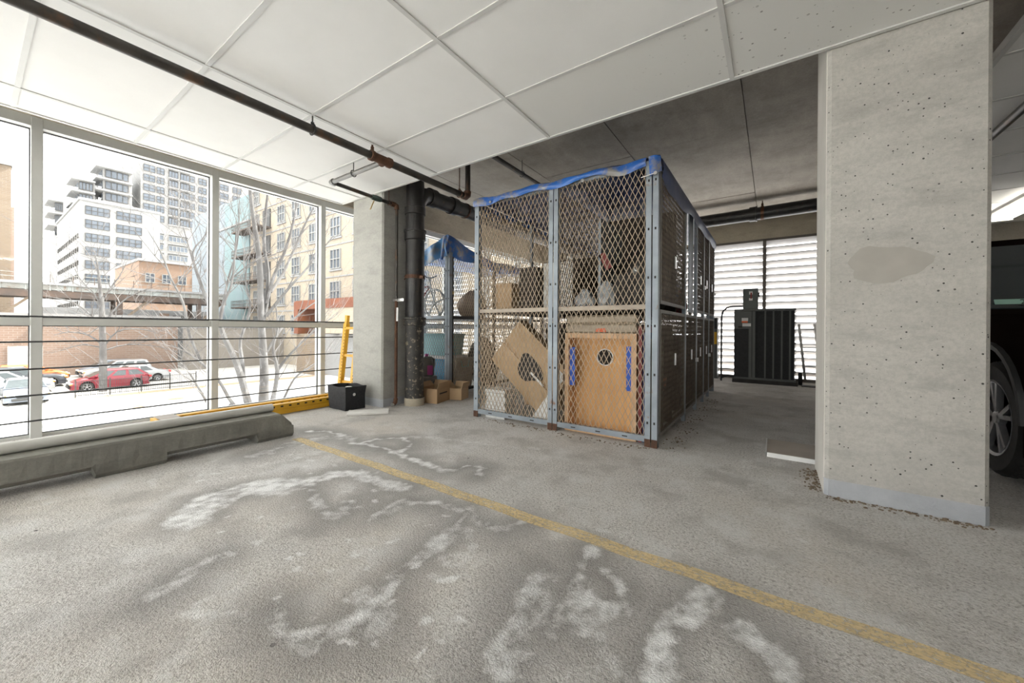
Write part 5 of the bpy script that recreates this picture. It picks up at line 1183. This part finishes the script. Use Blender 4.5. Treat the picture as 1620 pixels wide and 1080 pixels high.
# ------------------------------------------------------------------ outside: bare trees
BARK = pm('grey_bark', (.06, .055, .053), (.10, .096, .093), 3, .9, sc=(1, 1, .5), c3=(.16, .155, .155), s3=5, a3=.55, b3=.7); TWIG = pm('pale_twigs', (.07, .062, .058), (.13, .122, .118), 4, .9)
STEMS=[
([(-12.0, 4.99, -3.74), (-12.0, 5.01, -1.36), (-12.0, 5.02, -0.27), (-12.0, 4.93, 1.19), (-12.0, 4.91, 2.28), (-12.0, 4.84, 3.18), (-12.0, 4.71, 4.05), (-12.0, 4.61, 5.0), (-12.0, 4.54, 5.77)], [0.25, 0.2, 0.16, 0.13, 0.12, 0.1, 0.08, 0.06, 0.03]),
([(-12.0, 4.93, 0.83), (-12.1, 5.12, 1.57), (-12.2, 5.2, 2.52), (-12.2, 5.09, 3.25), (-12.2, 5.12, 4.18), (-12.2, 5.19, 4.95), (-12.2, 5.25, 5.9)], [0.1, 0.09, 0.08, 0.07, 0.06, 0.04, 0.02]),
([(-12.0, 4.65, -1.4), (-11.85, 4.33, -0.29), (-11.7, 4.08, 0.26), (-11.7, 3.92, 0.65), (-11.7, 3.84, 1.07), (-11.7, 3.95, 1.59), (-11.7, 4.09, 2.0), (-11.7, 4.17, 2.85), (-11.7, 4.2, 3.7)], [0.15, 0.12, 0.1, 0.09, 0.07, 0.05, 0.04, 0.03, 0.015]),
([(-12.0, 4.49, -0.58), (-12.2, 4.53, -0.06), (-12.4, 4.56, 0.47), (-12.4, 4.71, 1.01), (-12.4, 4.81, 1.56), (-12.4, 4.68, 2.28), (-12.4, 4.79, 3.03)], [0.1, 0.08, 0.06, 0.05, 0.04, 0.03, 0.015]),
([(-12.0, 5.15, -1.76), (-11.75, 5.19, -1.02), (-11.5, 5.16, -0.34), (-11.5, 5.04, 0.3), (-11.5, 5.17, 0.83), (-11.5, 5.1, 1.55)], [0.11, 0.09, 0.08, 0.06, 0.04, 0.02]),
([(-12.0, 5.39, -0.39), (-11.65, 5.51, 0.01), (-11.3, 5.7, 0.39), (-11.3, 6.17, 0.84), (-11.3, 6.78, 1.24)], [0.07, 0.05, 0.04, 0.03, 0.015]),
([(-12.0, 5.08, 1.57), (-11.9, 5.21, 2.31), (-11.8, 5.47, 3.08), (-11.8, 5.69, 3.88), (-11.8, 5.83, 4.67), (-11.8, 5.94, 5.48)], [0.08, 0.07, 0.06, 0.05, 0.035, 0.02]),
([(-12.0, 5.18, 1.91), (-12.25, 5.65, 2.54), (-12.5, 6.09, 3.36), (-12.5, 6.39, 4.13), (-12.5, 6.7, 4.83), (-12.5, 7.02, 5.56)], [0.075, 0.06, 0.055, 0.045, 0.03, 0.015]),
([(-12.0, 5.07, 1.2), (-11.7, 5.35, 1.76), (-11.4, 5.5, 2.12), (-11.4, 5.93, 2.64), (-11.4, 6.31, 3.17), (-11.4, 6.83, 3.87)], [0.07, 0.06, 0.05, 0.04, 0.03, 0.015]),
([(-12.0, 5.06, 0.1), (-12.15, 5.56, 0.83), (-12.3, 6.1, 1.23), (-12.3, 6.61, 1.66), (-12.3, 7.15, 1.91)], [0.06, 0.05, 0.04, 0.025, 0.012]),
([(-12.0, 3.93, 1.08), (-11.95, 4.11, 2.19), (-11.9, 4.24, 2.8), (-11.9, 4.33, 3.59), (-11.9, 4.3, 4.27)], [0.05, 0.04, 0.03, 0.025, 0.012]),
([(-12.0, 4.13, 2.11), (-11.9, 4.44, 2.48), (-11.8, 4.71, 2.74), (-11.8, 5.3, 3.05)], [0.03, 0.025, 0.02, 0.01]),
([(-12.0, 4.65, -1.4), (-11.8, 4.19, -1.21), (-11.6, 3.77, -0.47), (-11.6, 3.43, -0.04), (-11.6, 3.18, 0.21), (-11.6, 2.82, 0.45)], [0.09, 0.07, 0.05, 0.04, 0.03, 0.015]),
([(-12.0, 4.02, 0.64), (-12.15, 3.87, 1.16), (-12.3, 3.7, 1.66), (-12.3, 3.5, 2.31), (-12.3, 3.36, 2.87), (-12.3, 3.23, 3.41)], [0.06, 0.05, 0.045, 0.035, 0.025, 0.012]),
([(-12.0, 3.68, 1.49), (-11.8, 3.43, 2.1), (-11.6, 3.23, 2.69), (-11.6, 3.49, 3.2), (-11.6, 3.55, 3.85)], [0.04, 0.035, 0.03, 0.02, 0.01]),
([(-12.0, 3.55, -0.07), (-11.6, 3.18, 0.67), (-11.2, 2.95, 1.42), (-11.2, 2.72, 1.98), (-11.2, 2.55, 2.53), (-11.2, 2.31, 3.01)], [0.05, 0.045, 0.035, 0.03, 0.02, 0.01]),
([(-12.0, 4.19, -1.23), (-11.5, 3.81, -1.44), (-11.0, 3.38, -0.99), (-11.0, 3.02, -0.2), (-11.0, 2.67, 0.26)], [0.06, 0.05, 0.04, 0.03, 0.012]),
([(-12.0, 5.5, -1.44), (-11.85, 5.79, -0.7), (-11.7, 6.2, -0.34), (-11.7, 6.81, 0.02)], [0.05, 0.04, 0.03, 0.012]),
]
STEMS2=[
([(-40.6, 5.97, -3.96), (-40.6, 5.97, -1.19), (-40.6, 5.93, 0.69), (-40.6, 5.89, 2.57), (-40.6, 5.79, 3.73), (-40.6, 5.72, 4.89), (-40.6, 5.52, 6.26)], [0.32, 0.28, 0.25, 0.2, 0.14, 0.08, 0.03]),
([(-40.6, 5.93, -0.48), (-40.6, 5.22, 0.23), (-40.6, 4.31, 0.46), (-40.6, 3.58, 0.25)], [0.1, 0.07, 0.05, 0.02]),
([(-40.6, 5.97, -0.72), (-40.6, 6.7, 0.46), (-40.6, 7.94, 0.7), (-40.6, 9.47, 0.19)], [0.1, 0.07, 0.05, 0.02]),
([(-40.6, 5.93, 0.69), (-40.6, 5.06, 2.06), (-40.6, 4.15, 2.69), (-40.6, 3.43, 2.86)], [0.1, 0.07, 0.05, 0.02]),
([(-40.6, 5.93, 0.93), (-40.6, 6.86, 2.62), (-40.6, 7.93, 3.58), (-40.6, 9.06, 4.03)], [0.1, 0.07, 0.05, 0.02]),
([(-40.6, 5.89, 2.1), (-40.6, 5.53, 3.24), (-40.6, 4.9, 4.1), (-40.6, 4.53, 4.97)], [0.08, 0.06, 0.04, 0.02]),
([(-40.6, 5.86, 2.57), (-40.6, 6.35, 3.78), (-40.6, 6.86, 4.79), (-40.6, 7.2, 5.81)], [0.08, 0.06, 0.04, 0.02]),
([(-40.6, 5.97, -0.95), (-40.6, 7.22, -0.52), (-40.6, 9.08, -0.73), (-40.6, 10.7, -1.43)], [0.08, 0.06, 0.04, 0.02]),
([(-40.6, 5.93, -0.72), (-40.6, 4.92, -0.45), (-40.6, 3.87, -0.86)], [0.07, 0.05, 0.02]),
]
def grow(mb, p, d, L_, r, depth, rg, droop=0):
    segs = 4; pts = [p.copy()]; q = p.copy(); dd = d.copy()
    for k in range(segs):
        dd = (dd+Vector((rg.uniform(-.2, .2), rg.uniform(-.2, .2), rg.uniform(-.12, .2)-droop))).normalized(); q = q+dd*(L_/segs); pts.append(q.copy())
    mb.tube(pts, [r*(1-.75*k/segs) for k in range(segs+1)], 4 if r < .03 else 6, False)
    if depth <= 0: return
    for k in range(3 if depth > 1 else 3):
        i = rg.randint(1, segs); ax = Vector((rg.uniform(-1, 1), rg.uniform(-1, 1), rg.uniform(-.3, .8)))
        nd_ = (dd+ax*.85).normalized(); grow(mb, pts[i], nd_, L_*rg.uniform(.5, .8), r*.55, depth-1, rg, droop)
def tree(label, base, stems, seed, tw_len, tw_r, depth, per, droop=0):
    rg = random.Random(seed); b = Vector(base); t = thing('bare_tree', label, 'tree', base)
    tm, bmesh_ = MB(), MB()
    for i, (pts, rad) in enumerate(stems):
        P_ = [Vector(p)-b for p in pts]
        # refine the polyline so that stems bend smoothly
        Q, RR = [], []
        for k in range(len(P_)-1):
            p0, p1, p2, p3 = P_[max(k-1, 0)], P_[k], P_[k+1], P_[min(k+2, len(P_)-1)]
            for s in range(3):
                u = s/3; Q.append(.5*((2*p1)+(-p0+p2)*u+(2*p0-5*p1+4*p2-p3)*u*u+(-p0+3*p1-3*p2+p3)*u**3)); RR.append((rad[k]+(rad[k+1]-rad[k])*u)*.68)
        Q.append(P_[-1]); RR.append(rad[-1]*.68)
        (tm if i == 0 else bmesh_).tube(Q, RR, 10 if i == 0 else 7)
        n = len(Q)
        for k in range(per):
            j = rg.randint(n//4, n-1) if i else rg.randint(n//3, n-1)
            d = (Q[min(j+1, n-1)]-Q[max(j-1, 0)]).normalized(); ax = Vector((rg.uniform(-1, 1), rg.uniform(-1, 1), rg.uniform(-.2, .7)))
            grow(bmesh_ if False else tm if False else TW[0], Q[j], (d*.6+ax).normalized(), tw_len*rg.uniform(.5, 1.2), min(tw_r, RR[j]*.6), depth, rg, droop)
    tm.obj('trunk', BARK, t, smooth=True); bmesh_.obj('branches', BARK, t, smooth=True)
    o = TW[0].obj('twigs', TWIG, t); o['kind'] = 'stuff'
TW = [MB()]
tree('large bare multi-stemmed tree just outside the window', (-12.0, 4.8, ZG), STEMS, 3, 1.5, .011, 2, 9)
TW = [MB()]
tree('smaller bare tree rising from the verge in front of the red hatchback', (-40.6, 5.98, ZG) if False else (-38.4, 5.65, ZG), [([(p[0]*38.4/40.6, p[1]*38.4/40.6, .872+(p[2]-.872)*38.4/40.6) for p in a], r) for a, r in STEMS2], 5, 3.0, .03, 2, 7, .04)
